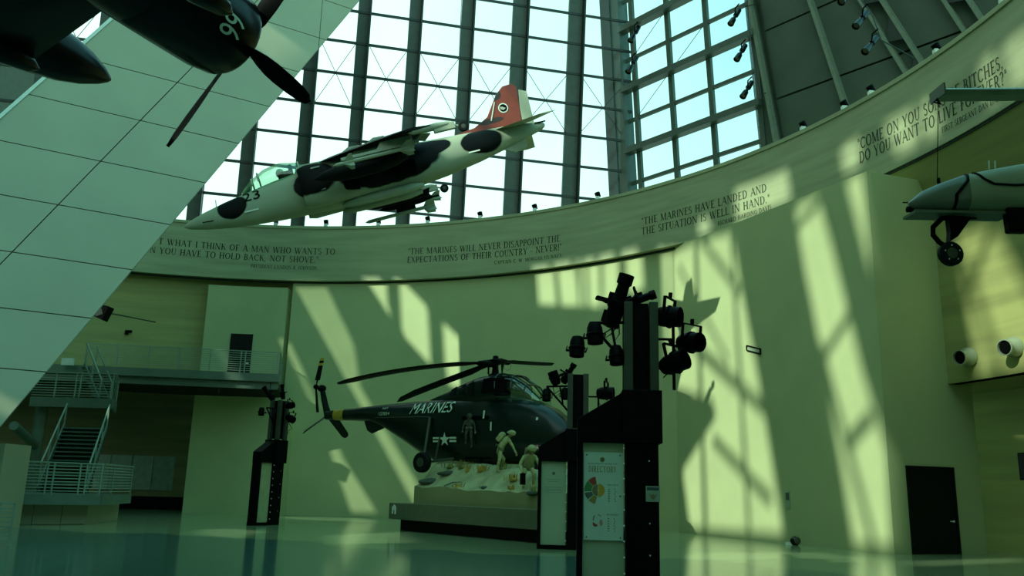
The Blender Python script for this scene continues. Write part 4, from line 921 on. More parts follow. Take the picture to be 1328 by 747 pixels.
# tail: yellow band, pylon, tail rotor, stabilisers, ventral fin
tq = lambda x: [sring(x, 2.165 + (-x - 7.4) * .045 - .012, 2.66 - (-x - 7.4) * .045 + .012, .275 - (-x - 7.4) * .052)]
MB().loft(tq(-7.62) + tq(-8.22), cap=False).build('yellow_band', M['yellow'], heli, True, True)
MB().loft([[Vector((x + a, y, z + b_)) for a, b_, y in ((.26 * s_, -.06, 0), (0, 0, .1 * s_), (-.26 * s_, .06, 0), (0, 0, -.1 * s_))] for x, z, s_ in ((-8.7, 2.4, 1), (-8.95, 2.95, .8), (-9.15, 3.5, .7), (-9.2, 3.62, .5))]).build('tail_pylon', M['hull'], heli, True, True)
MB().ball((-9.2, 0, 3.6), .2, .2, .16).build('tail_gearbox', M['black'], heli, True, True)
tr_ = MB(); tr_.lathe([(0, .06), (.45, .05), (.5, .12), (.6, .1)], (-9.2, 0, 3.6), (.3, -1, 0), 10); tr_.build('tail_rotor_hub', M['black'], heli, True, True)
tro = Vector((-9.06, -.5, 3.6))
for sgn in (1, -1):
    d = Vector((.12, .08, 1.0 * sgn)).normalized(); sdv = Vector((1, .15, 0))
    def tseg(a, b_, m_, nm, w0=.2, w1=.2):
        MB().loft([[tro + d * r + sdv * (w / 2), tro + d * r + Vector((0, .03, 0)), tro + d * r - sdv * (w / 2), tro + d * r - Vector((0, .03, 0))] for r, w in ((a, w0), ((a + b_) / 2, (w0 + w1) / 2), (b_, w1))]).build(nm, m_, heli, True, True)
    if sgn > 0:
        tseg(.1, .3, M['black'], 'tail_blade_root', .06, .1); tseg(.3, .95, M['blade'], 'tail_rotor_blade', .28, .24); tseg(.95, 1.06, M['yellow'], 'tip_band', .24, .24); tseg(1.06, 1.17, M['black'], 'tip_band', .24, .23); tseg(1.17, 1.3, M['yellow'], 'tip_band', .23, .16)
    else: tseg(.1, 1.1, M['blade'], 'tail_rotor_blade', .1, .16)
for x, dx, dy, dz in ((-8.75, -.55, -.75, -.75), (-8.5, .25, .75, -.85)):
    MB().loft([[Vector((x + dx * f_ + a, dy * f_, 2.38 + dz * f_ + b_)) for a, b_ in ((.22 * w, .1 * w), (0, .05 * w + .03), (-.22 * w, -.1 * w), (0, -.03))] for f_, w in ((0, 1), (.9, .8), (1, .5))]).build('stabiliser', M['hull'], heli, True, True)
MB().prism([(-5.3, -.04, 1.86), (-6.6, -.04, 2.2), (-6.35, -.04, 1.72), (-6.1, -.04, 1.6)], (0, .08, 0)).build('ventral_fin', M['hull'], heli, local=True, bevel=.01)
# landing gear: four wheels on struts
def wheel(par, c_, r, w, ax=(0, 1, 0)):
    MB().lathe([(-w / 2, r * .5), (-w / 2, r * .85), (-w * .3, r), (w * .3, r), (w / 2, r * .85), (w / 2, r * .5)], c_, ax, 18).build('wheel', M['rubber'], par, True, True)
    MB().lathe([(-w * .55, r * .2), (-w * .5, r * .45), (w * .5, r * .45), (w * .55, r * .2)], c_, ax, 14).build('wheel_hub', M['post'], par, True, True)
for sy in (-1, 1):
    wheel(heli, (-2.2, sy * 1.45, .38), .38, .26)
    g_ = MB(); g_.tube([(-2.2, sy * 1.25, .38), (-2.35, sy * 1.15, .7), (-2.35, sy * .92, 2.1)], .06, 8).tube([(-2.2, sy * 1.2, .4), (-1.2, sy * .8, .55)], .05, 8).tube([(-1.85, sy * 1.1, .55), (-1.85, sy * .9, 1.35)], .035, 8); g_.build('gear_strut', M['post'], heli, True, True)
    wheel(heli, (2.2, sy * .8, .26), .26, .2); MB().tube([(2.2, sy * .66, .26), (2.2, sy * .6, .9)], .05, 8).build('gear_strut', M['post'], heli, True, True)
for x in (-1.1, -.2, .9): MB().tube([(x, -.5, -.3), (x, -.5, .5)], .035, 8).build('support_post', M['black'], heli, True, True)

heli.scale = (1.08,) * 3
# ---- diorama: dark plinth, boxed sand bank
PL = atz(503, 687, 0); PR = atz(712, 706.5, 0); pe = (PR - PL).normalized(); PR = PR + pe * 0.3; pn_ = Vector((-pe.y, pe.x, 0)); pn_ = pn_ if pn_.x > 0 or pn_.y > 0 else -pn_
if pn_.y < 0: pn_ = -pn_
M['plinth'] = mat('plinth_ledge', (.12, .14, .075), .5, var=.1); M['plinth_dark'] = mat('plinth_dark', (.006, .008, .006), .6, spec=.1)
M['sand'] = mat('sand', (.36, .36, .17), .9, var=.22, scale=2.2, bump=.5); M['sandbox'] = mat('sand_box_side', (.27, .27, .12), .8, var=.08, scale=.8)
dio = thing('diorama_base', 'long plinth with a boxed sand bank under the helicopter', 'plinth', PL)
def dp(s_, t_, z): return PL + pe * s_ + pn_ * t_ + Vector((0, 0, z))
LEN = (PR - PL).length; DEP = 4.8
MB().prism([dp(.35, .35, 0), dp(LEN, .35, 0), dp(LEN, DEP, 0), dp(.35, DEP, 0)], (0, 0, .42)).build('kick_base', M['plinth_dark'], dio)
MB().prism([dp(0, 0, .42), dp(LEN, 0, .42), dp(LEN, DEP, .42), dp(0, DEP, .42)], (0, 0, .62)).build('ledge', M['plinth'], dio, bevel=.01)
# sand box: sides up to the terrain, then the terrain grid
S0, T0 = .9, .55
def tz(s_, t_):
    f_ = max(0, min(1, (t_ - T0) / 1.3)); base = 1.58 + (.8 - .3 * max(0, min(1, (s_ - 8) / 2.5)) * max(0, min(1, (2.4 - t_) / 1.2))) * f_ * f_ * (3 - 2 * f_)
    base += .42 * max(0, 1 - s_ / 6) * min(1, f_ + .3)
    base += .14 * noise.noise(Vector((s_ * .7, t_ * .9, 3))) + .06 * noise.noise(Vector((s_ * 2.3, t_ * 2.3, 8)))
    return base
ns, nt2 = 54, 30; g_ = MB(); vv = []
for i in range(ns + 1):
    for j in range(nt2 + 1):
        s_ = S0 + (LEN - S0) * i / ns; t_ = T0 + (DEP - T0 - .3) * j / nt2; vv.append(dp(s_, t_, tz(s_, t_)))
g_.add(vv, [(i * (nt2 + 1) + j, (i + 1) * (nt2 + 1) + j, (i + 1) * (nt2 + 1) + j + 1, i * (nt2 + 1) + j + 1) for i in range(ns) for j in range(nt2)])
g_.build('sand_bank', M['sand'], dio, True)
sdm = MB()
for i in range(ns):
    s_, s2 = S0 + (LEN - S0) * i / ns, S0 + (LEN - S0) * (i + 1) / ns; sdm.add([dp(s_, T0, 1.04), dp(s2, T0, 1.04), dp(s2, T0, tz(s2, T0)), dp(s_, T0, tz(s_, T0))], [(0, 1, 2, 3)])
for j in range(nt2):
    t_, t2 = T0 + (DEP - T0 - .3) * j / nt2, T0 + (DEP - T0 - .3) * (j + 1) / nt2; sdm.add([dp(S0, t_, 1.04), dp(S0, t2, 1.04), dp(S0, t2, tz(S0, t2)), dp(S0, t_, tz(S0, t_))], [(0, 1, 2, 3)])
sdm.build('box_side', M['sandbox'], dio)
w_ = MB(); w0_ = dp(.42, -.02, .78); w_.prism([w0_ + Vector((a * pe.x, a * pe.y, b_)) for a, b_ in ((-.16, -.16), (-.06, -.16), (-.06, -.02), (.04, -.02), (.04, -.16), (.14, -.16), (.14, .1), (0, .2), (-.16, .1))], pn_ * -.02).build('white_mark', M['white'], dio)
# rocks and dry plants on the sand
def dio_at(px, py):                                        # point of the sand bank seen at a pixel
    d = ray(px, py); best = None
    for k in range(260):
        p = CAM + d * (26 + k * .06); v = p - PL; s_, t_ = v.dot(pe), v.dot(pn_)
        if 0 < s_ < LEN and T0 <= t_ < DEP and p.z <= tz(s_, t_): return dp(s_, t_, tz(s_, t_))
    p = CAM + d * 31; v = p - PL; s_ = max(.95, min(LEN - .1, v.dot(pe))); t_ = max(T0 + .1, min(DEP - .5, v.dot(pn_))); return dp(s_, t_, tz(s_, t_))
M['grass'] = mat('dry_grass', (.22, .23, .06), .8, var=.3, scale=8); M['straw'] = mat('ochre_plant', (.42, .27, .04), .8, var=.25, scale=8); M['rock'] = mat('dark_rock', (.06, .08, .05), .9, var=.3, scale=3, bump=.4)
def tuft(label, px, py, w, h, m_, n=26):
    p = dio_at(px, py); o = thing('dry_plant', label, 'plant', p, group='dry plants on the sand bank'); mb = MB(); rnd = random.Random(px)
    for k in range(n):
        a = rnd.uniform(0, 2 * PI); r = rnd.uniform(0, w * .5); q = p + Vector((math.cos(a) * r, math.sin(a) * r, -.03)); l = rnd.uniform(.6, 1) * h; ln = Vector((math.cos(a), math.sin(a), 0)) * rnd.uniform(.1, .6) * l
        sdv = Vector((-math.sin(a), math.cos(a), 0)) * .03
        mb.add([q - sdv, q + sdv, q + ln * .4 + Vector((0, 0, l * .6)) + sdv * .7, q + ln * .4 + Vector((0, 0, l * .6)) - sdv * .7, q + ln + Vector((0, 0, l))], [(0, 1, 2, 3), (3, 2, 4)])
    mb.build('leaves', m_, o); MB().ball(p, w * .22, w * .22, .07, 8, 5).build('root_clump', m_, o, True); return o
for a in (('green dry grass clump behind the plane of the main wheel', 600, 606, .9, .35, M['grass'], 34), ('pale dry grass at the back edge near the star insignia', 585, 606, .9, .3, M['grass'], 30), ('small ochre bush left of the stooping figure', 624, 611, .7, .3, M['straw'], 30), ('pale yellow sprig left of the ochre bush', 606, 612, .35, .35, M['straw'], 14),
          ('orange ochre bush left of the kneeling figure', 667, 623, .9, .3, M['straw'], 34), ('straw sprig at the left end of the sand bank', 531, 614, .5, .3, M['straw'], 16), ('green tuft at the right end of the sand bank', 696, 646, .7, .35, M['grass'], 22), ('grass clump behind the stooping figure', 652, 608, .7, .3, M['grass'], 22), ('short twiggy plant lying mid slope on the sand', 628, 634, .6, .1, M['rock'], 14), ('ochre sprig below the orange bush', 664, 634, .45, .22, M['straw'], 14)): tuft(*a)
def rock(label, px, py, r):
    p = dio_at(px, py); o = MB(); n, m = 12, 8; rnd = Vector((px, py, 0)) * .37
    o.ball((0, 0, 0), r, r * .7, r * .28, n, m); o.v = [p + v * (1 + .45 * noise.noise(v / r * 1.6 + rnd)) - Vector((0, 0, r * .2)) for v in o.v]
    return tag(o.build('rock', M['rock'], None, True), label, 'rock', 'dark rocks on the sand bank')
rock('dark rock at the upper left crest of the sand bank', 560, 622, .5); rock('dark rock right of the crest rock under the main wheel', 583, 612, .4); rock('dark rock at the lower right of the sand bank', 694, 648, .3)
# driftwood sticks
q0, q1 = dio_at(575, 645), dio_at(598, 627); tag(MB().tube([q0 + dv * .03, (q0 + q1) / 2 + dv * .09, q1 + dv * .04], [.02, .03, .012], 6).tube([(q0 + q1) / 2 + dv * .09, (q0 + q1) / 2 + Vector((.3, .1, .12))], .012, 5).build('stick', M['rock'], None, True), 'bare forked stick lying on the left of the sand slope', 'stick')

# ================================================================== FIGURES
M['fatigue'] = mat('sand_fatigues', (.36, .37, .15), .85, var=.25, scale=9, bump=.3); M['fatigue_dark'] = mat('dark_fatigues', (.045, .05, .028), .85, var=.25, scale=9)
M['skin'] = mat('skin_tone', (.30, .25, .12), .7, var=.1); M['skin_spare'] = mat('skin_tone_spare', (.30, .25, .12), .7, var=.1); M['webbing'] = mat('webbing', (.14, .15, .06), .8, var=.2, scale=6)  # second skin material repeats the same colour, unused
def person(label, loc, rz, J, cloth, scale=1.0, gear=None, group='combat figures of the diorama'):
    """J: joints; body is one skinned mesh, helmet/pack/rifle are children"""
    o = thing('person', label, 'person', loc, rz, group)
    V = []; E_ = []; Rr = []
    def v(p, r, par=None):
        V.append(Vector(p)); Rr.append(r if isinstance(r, tuple) else (r, r)); i = len(V) - 1
        if par is not None: E_.append((par, i))
        return i
    g = lambda k: Vector(J[k])
    pel = v(g('pelvis'), (.16, .13)); mid = v(g('pelvis').lerp(g('chest'), .5), (.15, .12), pel); ch = v(g('chest'), (.19, .13), mid)
    nk = v(g('neck'), .06, ch); hd0 = v(g('head') - (g('head') - g('neck')) * .25, .075, nk); hd1 = v(g('head'), (.088, .10), hd0); v(g('head') + (g('head') - g('neck')).normalized() * .1, .07, hd1)
    fdir = Vector(J['face']).normalized(); v(g('head') + fdir * .115 - Vector((0, 0, .02)), .018, hd1)
    for s_ in ('l', 'r'):
        sh = v(g('sh_' + s_), .075, ch); el = v(g('el_' + s_), .052, v(g('sh_' + s_).lerp(g('el_' + s_), .5), .06, sh)); wr_ = v(g('ha_' + s_), .033, v(g('el_' + s_).lerp(g('ha_' + s_), .5), .045, el))
        fd_ = (g('ha_' + s_) - g('el_' + s_)).normalized(); sx = fd_.cross(Vector((0, 1, .2))).normalized(); pm = v(g('ha_' + s_) + fd_ * .07, (.04, .02), wr_)
        for k, (off, ln) in enumerate(((-.03, .07), (-.01, .085), (.012, .08), (.032, .06))):
            a = v(V[pm] + sx * off + fd_ * ln * .55, .0095, pm); v(V[a] + fd_ * ln * .35 + Vector((0, -.02, -.01)), .008, a)
        tb_ = v(V[wr_] + sx * .05 + fd_ * .03, .011, wr_); v(V[tb_] + sx * .01 + fd_ * .04, .009, tb_)
        hp = v(g('hip_' + s_), .105, pel); kn = v(g('kn_' + s_), .07, v(g('hip_' + s_).lerp(g('kn_' + s_), .5), .09, hp)); an = v(g('an_' + s_), .048, v(g('kn_' + s_).lerp(g('an_' + s_), .4), .066, kn))
        toe = Vector(J.get('toe_' + s_, (0, -1, 0))).normalized(); hl = v(g('an_' + s_) + Vector((0, 0, -.05)) + toe * .05, .05, an); v(V[hl] + toe * .15 - Vector((0, 0, .012)), .038, hl)
    me = bpy.data.meshes.new('body'); me.from_pydata(V, E_, []); ob = bpy.data.objects.new('body_tmp', me); COL.objects.link(ob)
    md = ob.modifiers.new('skin', 'SKIN'); md.use_smooth_shade = True
    for i, sv in enumerate(me.skin_vertices[0].data): sv.radius = Rr[i]; sv.use_root = (i == 0)
    ss = ob.modifiers.new('sub', 'SUBSURF'); ss.levels = 1; ss.render_levels = 1
    bpy.context.view_layer.update()
    m2_ = bpy.data.meshes.new_from_object(ob.evaluated_get(bpy.context.evaluated_depsgraph_get())); bpy.data.objects.remove(ob); bpy.data.meshes.remove(me)
    m2_.name = 'body'; m2_.materials.clear(); m2_.materials.append(cloth); m2_.materials.append(M['skin'])
    hc = g('head')
    for p_ in m2_.polygons:
        c_ = p_.center
        if (c_ - hc).length < .14 or (c_ - g('ha_l')).length < .11 and (c_ - g('ha_l')).dot(g('ha_l') - g('el_l')) > 0 or (c_ - g('ha_r')).length < .11 and (c_ - g('ha_r')).dot(g('ha_r') - g('el_r')) > 0: p_.material_index = 1
    bo = bpy.data.objects.new('body', m2_); COL.objects.link(bo); bo.parent = o
    up_ = (g('head') - g('neck')).normalized(); rt = up_.cross(fdir).normalized()
    hm = MB(); rg = []
    for r, h_ in ((.15, -.03), (.148, 0), (.14, .06), (.115, .11), (.07, .145), (.005, .16)): rg.append([hc + up_ * (h_ + .035) + (fdir * math.cos(2 * PI * k / 14) * 1.12 + rt * math.sin(2 * PI * k / 14)) * r for k in range(14)])
    hm.loft(rg).build('helmet', cloth, o, True, True)
    MB().tube([hc + rt * .13 + up_ * .02, hc + rt * .1 - up_ * .1 + fdir * .05, hc - up_ * .13 + fdir * .07, hc - rt * .1 - up_ * .1 + fdir * .05, hc - rt * .13 + up_ * .02], .008, 5).build('chin_strap', M['webbing'], o, True, True)
    for s_ in (-1, 1): MB().ball(hc + rt * .036 * s_ + fdir * .088 + up_ * .005, .012, n=8, m=6).build('eye', M['black'], o, True, True)
    MB().ball(hc + fdir * .088 - up_ * .055, .025, .012, .007, n=8, m=6).build('mouth', M['fatigue_dark'], o, True, True)
    sp = (g('chest') - g('pelvis')).normalized(); bk_ = Vector(J['back']).normalized(); rt2 = sp.cross(bk_).normalized()
    pk = MB(); c_ = g('chest') + bk_ * .22 - sp * .02
    pk.loft([[c_ + sp * h_ + rt2 * a * w + bk_ * b_ * w * .6 for a, b_ in ((-1, -1), (-.4, -1.1), (.4, -1.1), (1, -1), (1.1, 0), (1, 1), (.4, 1.15), (-.4, 1.15), (-1, 1), (-1.1, 0))] for h_, w in ((-.2, .11), (-.16, .15), (.1, .155), (.17, .12), (.2, .06))]).build('backpack', M['webbing'] if gear != 'pale' else cloth, o, True, True)
    rg = []
    for k in range(15):
        a = 2 * PI * k / 14; rg.append(g('pelvis') + sp * .08 + rt2 * math.cos(a) * .185 + bk_ * math.sin(a) * .15)
    MB().tube(rg, .025, 5).build('belt', M['webbing'], o, True, True)
    for k in (2, 5, 9, 12): MB().box(rg[k], (.09, .07, .11)).build('pouch', M['webbing'], o, local=True)
    if gear:
        h_ = g('ha_r') + (g('ha_r') - g('el_r')).normalized() * .08; d = Vector(J['gun']).normalized()
        if gear == 'box': MB().box(h_ - Vector((0, 0, .17)), (.16, .26, .36)).box(h_ - Vector((0, 0, .0)), (.05, .2, .05)).build('ammunition_box', M['black'], o, local=True)
        else:
            gm = MB(); gm.beam(h_ - d * .35, h_ + d * .15, .05, .1).beam(h_ + d * .1, h_ + d * .62, .025, .03).beam(h_ - d * .45, h_ - d * .3, .05, .15).beam(h_, h_ + Vector((0, 0, -.14)), .03, .04); gm.build('rifle', M['black'], o, local=True)
    o.scale = (scale,) * 3
    return o
stoop = dict(pelvis=(0, 0, .86), chest=(.24, -.08, 1.2), neck=(.34, -.13, 1.33), head=(.42, -.2, 1.43), face=(.55, -.8, -.35), back=(-.75, .3, .7), sh_l=(.36, -.22, 1.2), sh_r=(.16, .1, 1.24), el_l=(.5, -.3, .98), ha_l=(.6, -.32, .76), el_r=(.0, .0, 1.0), ha_r=(-.1, -.18, .82),
             hip_l=(.06, -.08, .82), hip_r=(-.06, .06, .82), kn_l=(.02, -.2, .46), an_l=(-.06, -.1, .1), kn_r=(.22, .1, .5), an_r=(.2, .42, .3), toe_l=(.5, -.8, 0), toe_r=(.4, -.5, -.6), gun=(-.2, -.5, -.8))
crouch = dict(pelvis=(0, .12, .66), chest=(.02, -.16, .96), neck=(.02, -.26, 1.08), head=(.04, -.33, 1.2), face=(.05, -1, -.25), back=(0, .6, .8), sh_l=(.2, -.16, .98), sh_r=(-.18, -.16, .98), el_l=(.34, -.22, .72), ha_l=(.35, -.3, .48), el_r=(-.32, -.22, .72), ha_r=(-.26, -.42, .5),
              hip_l=(.1, .08, .62), hip_r=(-.1, .08, .62), kn_l=(.16, -.26, .46), an_l=(.15, -.12, .08), kn_r=(-.18, -.2, .4), an_r=(-.14, .25, .1), toe_l=(.1, -1, 0), toe_r=(-.1, -1, 0), gun=(.3, -.5, -.7))
climb = dict(pelvis=(0, 0, .92), chest=(0, -.05, 1.26), neck=(0, -.08, 1.42), head=(.01, -.11, 1.54), face=(.05, -1, -.3), back=(0, 1, .1), sh_l=(.2, -.03, 1.3), sh_r=(-.2, -.03, 1.3), el_l=(.3, -.08, 1.05), ha_l=(.34, -.2, .8), el_r=(-.3, -.08, 1.05), ha_r=(-.32, -.18, .8),
             hip_l=(.1, 0, .88), hip_r=(-.1, 0, .88), kn_l=(.14, -.14, .5), an_l=(.16, -.02, .1), kn_r=(-.12, -.3, .62), an_r=(-.12, -.22, .25), toe_l=(0, -1, -.2), toe_r=(0, -1, -.3), gun=(.2, -.8, -.3))
def dio_px(px, t_):
    lo, hi = .95, LEN - .1
    for _ in range(30):
        m_ = (lo + hi) / 2; p = dp(m_, t_, tz(m_, t_)) - CAM
        if W / 2 + F * p.dot(CR) / p.dot(CF) < px: lo = m_
        else: hi = m_
    return dp(lo, t_, tz(lo, t_) - .02)
q_ = dio_px(646, 1.55); person('person in sand-coloured combat gear stooping with hand outstretched', q_ + Vector((0, 0, .0)), .1, stoop, M['fatigue'], .98, 'pale')
q_ = dio_px(685, .95); person('person in sand-coloured combat gear crouching in front with a dark ammunition box', q_, .1, crouch, M['fatigue'], 1.05, 'box')
q_ = HO + frame(hd_) @ Vector((-.45, -1.08, 1.02)); person('person in dark gear climbing down from the helicopter cabin door', q_, frame(hd_).to_euler().z + .5, climb, M['fatigue_dark'], .78, 'rifle')

# ================================================================== SUSPENDED JET
hn = at(238, 292, 29.75); ht = at(704, 176, 31.6); hf = (hn - ht).normalized(); HL = (hn - ht).length
JROLL = math.radians(-3)
jm = frame(hf, (0, 0, 1)) @ Matrix.Rotation(JROLL, 3, 'X')
HC = hn - hf * 7.0
M['jet'] = spots(mat('jet_pale', (.37, .40, .27), .5, var=.08, scale=1.2, spec=.12), [((5.15, .35, .05), (.55, .9, .42)), ((2.15, .9, .15), (.85, .9, .62)), ((-.5, .9, .12), (2.0, .8, .72)), ((-4.3, .4, .25), (.85, .8, .5)), ((-2.2, .9, .45), (1.0, .7, .35))], (.003, .004, .003), .55)
M['jet_wing'] = mat('jet_wing_dark', (.005, .006, .005), .5, var=.3, scale=1.5, spec=.1); M['jet_pale'] = mat('jet_light', (.37, .40, .27), .45, var=.1, scale=1.5); M['fin_red'] = spots(mat('fin_red', (.22, .03, .012), .5, var=.12, scale=3), [((-5.4, 0, 2.05), (.3, 1, .25)), ((-5.0, 0, 1.05), (.5, 1, .12))], (.03, .015, .01), .5)
jet = thing('jet_aircraft', 'camouflaged jump jet with red tail fin hanging before the windows', 'aircraft', HC, jm)
JS = [(7.0, -.10, -.06, .02), (6.8, -.22, .06, .14), (6.2, -.38, .24, .31), (5.4, -.52, .42, .46), (4.6, -.62, .56, .56), (3.6, -.70, .74, .64), (2.6, -.75, .86, .72), (1.4, -.8, .92, .86), (0, -.8, .93, .92), (-1.4, -.74, .9, .86), (-2.8, -.6, .85, .68), (-4.2, -.38, .78, .5), (-5.4, -.12, .72, .36), (-6.3, .1, .66, .26), (-6.9, .26, .58, .15)]
MB().loft([sring(*q, n=28, ex=2.3) for q in JS]).build('fuselage', M['jet'], jet, True, True)
MB().lathe([(-.35, .14), (0, .17), (.15, .1), (.2, .01)], (-6.85, 0, .42), (-1, 0, 0), 14).build('tail_cone', M['jet_pale'], jet, True, True)
MB().tube([(-6.6, .2, .5), (-7.05, .2, .5)], .03, 6).build('tail_probe', M['black'], jet, local=True)
# canopy
CC = [(4.75, .35, .62, .25), (4.35, .35, .98, .42), (3.8, .35, 1.28, .50), (3.2, .35, 1.38, .52), (2.6, .35, 1.25, .48), (2.2, .35, 1.0, .36)]
MB().loft([sring(*q, n=20, ex=2.2) for q in CC]).build('canopy', M['canopy'], jet, True, True)
for x, zt, hw in ((4.3, 1.0, .44), (4.05, 1.17, .48), (2.55, 1.24, .49)): MB().tube(sring(x, .35, zt + .02, hw + .02, n=20, ex=2.2)[:11], .035, 6).build('canopy_frame', M['jet_pale'], jet, True, True)
MB().box((3.1, 0, .75), (.5, .5, .5)).box((2.85, 0, 1.0), (.15, .4, .45)).build('ejection_seat', M['black'], jet, local=True, bevel=.05)
MB().ball((3.25, 0, 1.02), .16, .15, .18).build('pilot_helmet', M['jet_pale'], jet, True, True)
# air intakes
for sy in (1, -1):
    def yr(x, cy, hw, zb, zt): return [Vector((v.x, v.y + cy * sy, v.z)) for v in sring(x, zb, zt, hw, n=22, ex=2.3)]
    MB().loft([yr(2.35, .72, .40, -.68, .80), yr(2.62, .74, .36, -.64, .76), yr(2.66, .74, .42, -.70, .82), yr(2.4, .76, .5, -.76, .87), yr(1.4, .7, .5, -.76, .86), yr(.3, .55, .45, -.7, .8), yr(-.8, .4, .4, -.6, .7)], cap=False).build('air_intake', M['jet'], jet, True, True)
    MB().loft([yr(2.36, .72, .41, -.68, .80), yr(2.34, .72, .01, 0, .02)]).build('intake_duct', M['black'], jet, True, True)
    for k in range(4): MB().box((2.0 - .0 * k, sy * 1.17, .55 - .28 * k), (.32, .05, .05)).build('intake_slot', M['jet_pale'], jet, local=True)
    # lift nozzles
    for x in (1.0, -1.15):
        MB().loft([yr(x + .35, .86, .2, -.5, .1), yr(x, 1.0, .22, -.52, .12), yr(x - .35, 1.12, .18, -.62, .02)]).build('lift_nozzle', M['black'], jet, True, True)
    MB().lathe([(0, .30), (.1, .32), (.45, .32), (.55, .26)], (.45, sy * .95, .3), (1, 0, 0), 14).build('engine_blister', M['jet_pale'], jet, True, True)
    # wing with anhedral
    def wsec(y, x0, x1, z, th): return [Vector((x0, sy * y, z)), Vector((x0 - (x0 - x1) * .25, sy * y, z + th)), Vector((x0 - (x0 - x1) * .6, sy * y, z + th * .8)), Vector((x1, sy * y, z)), Vector((x0 - (x0 - x1) * .6, sy * y, z - th * .6)), Vector((x0 - (x0 - x1) * .25, sy * y, z - th * .7))]
    wing_m = M['jet_wing'] if sy > 0 else M['jet_pale']
    MB().loft([wsec(.4, 1.5, -2.7, .86, .2), wsec(1.6, .35, -2.75, .64, .15), wsec(2.9, -.9, -2.8, .38, .1), wsec(3.85, -1.85, -2.9, .18, .05)]).build('wing', wing_m, jet, True, True)
    # flap and fence
    MB().prism([(-2.7, sy * .9, .72), (-3.05, sy * .9, .62), (-3.05, sy * 2.5, .32), (-2.75, sy * 2.5, .42)], (0, 0, .04)).build('flap', M['jet_pale'], jet, local=True)
    for y in (1.55, 2.4): MB().prism([(.1 - (y - 1.55), sy * y, .72 - .2 * (y - 1.5)), (-.6 - (y - 1.55), sy * y, .72 - .2 * (y - 1.5)), (-.6 - (y - 1.55), sy * y, .86 - .2 * (y - 1.5)), (-.2 - (y - 1.55), sy * y, .88 - .2 * (y - 1.5))], (0, .02, 0)).build('wing_fence', M['jet_pale'], jet, local=True)
    # outrigger gear
    MB().lathe([(-.5, .02), (-.3, .1), (.5, .13), (.9, .1), (1.1, .02)], (-2.6, sy * 3.7, .12), (-1, 0, 0), 10).build('outrigger_fairing', M['jet_pale'], jet, True, True)
    MB().box((-3.35, sy * 3.7, .02), (.75, .16, .24)).tube([(-3.7, sy * 3.7, .02), (-3.95, sy * 3.7, -.08)], .04, 8).build('outrigger_leg', M['jet_pale'], jet, local=True, bevel=.02)
    wheel(jet, (-4.0, sy * 3.7, -.1), .18, .12)
    # pylons, tank, missiles
    MB().prism([(-.3, sy * 1.95, .5), (-1.9, sy * 1.95, .52), (-2.0, sy * 1.95, .2), (-.1, sy * 1.95, .15)], (0, .09, 0)).build('pylon', M['jet_pale'], jet, local=True, bevel=.01)
    MB().lathe([(0, .02), (.3, .16), (.8, .27), (1.5, .32), (2.4, .3), (3.0, .2), (3.4, .05)], (1.25, sy * 1.95, -.12), (-1, 0, 0), 16).build('drop_tank', M['jet_wing'], jet, True, True)
    for a in (1, -1): MB().prism([(-1.55, sy * 1.95 + a * .2, -.12), (-2.15, sy * 1.95 + a * .15, -.12), (-2.2, sy * 1.95 + a * .5, -.12), (-1.95, sy * 1.95 + a * .5, -.12)], (0, 0, .03)).build('tank_fin', M['jet_wing'], jet, local=True)
    MB().prism([(-1.2, sy * 2.9, .3), (-2.3, sy * 2.9, .3), (-2.3, sy * 2.9, .08), (-1.0, sy * 2.9, .06)], (0, .07, 0)).build('pylon', M['jet_pale'], jet, local=True, bevel=.01)
    MB().beam((.25, sy * 2.94, .02), (-2.5, sy * 2.94, .02), .1, .1).build('launch_rail', M['jet_pale'], jet, local=True)
    MB().lathe([(0, .01), (.12, .06), (.3, .065), (2.7, .065), (2.85, .05)], (.55, sy * 2.94, -.12), (-1, 0, 0), 10).build('missile', M['white'] if sy < 0 else M['jet_pale'], jet, True, True)
    for xx, l_ in ((.1, .25), (-1.85, .4)):
        for a in (0, 1, 2, 3):
            d = Vector((0, math.cos(PI / 4 + a * PI / 2), math.sin(PI / 4 + a * PI / 2))); c_ = Vector((xx, sy * 2.94, -.12))
            MB().prism([c_ + d * .05 + Vector((.1, 0, 0)), c_ + d * .05 - Vector((l_, 0, 0)), c_ + d * .3 - Vector((l_, 0, 0)), c_ + d * .3 - Vector((l_ * .5, 0, 0))], d.cross(Vector((1, 0, 0))) * .02).build('missile_fin', M['jet_pale'], jet, local=True)
    # tailplane
    MB().loft([[Vector((x0, sy * y, z)), Vector(((x0 + x1) / 2, sy * y, z + th)), Vector((x1, sy * y, z)), Vector(((x0 + x1) / 2, sy * y, z - th))] for y, x0, x1, z, th in ((.2, -4.9, -6.5, .62, .06), (2.1, -6.3, -7.0, .22, .02))]).build('tailplane', M['jet_pale'], jet, True, True)
    # gun pod
    MB().lathe([(0, .02), (.15, .12), (.6, .17), (2.6, .17), (3.1, .08)], (1.4, sy * .42, -.85), (-1, 0, 0), 12).build('gun_pod', M['jet_pale'], jet, True, True)
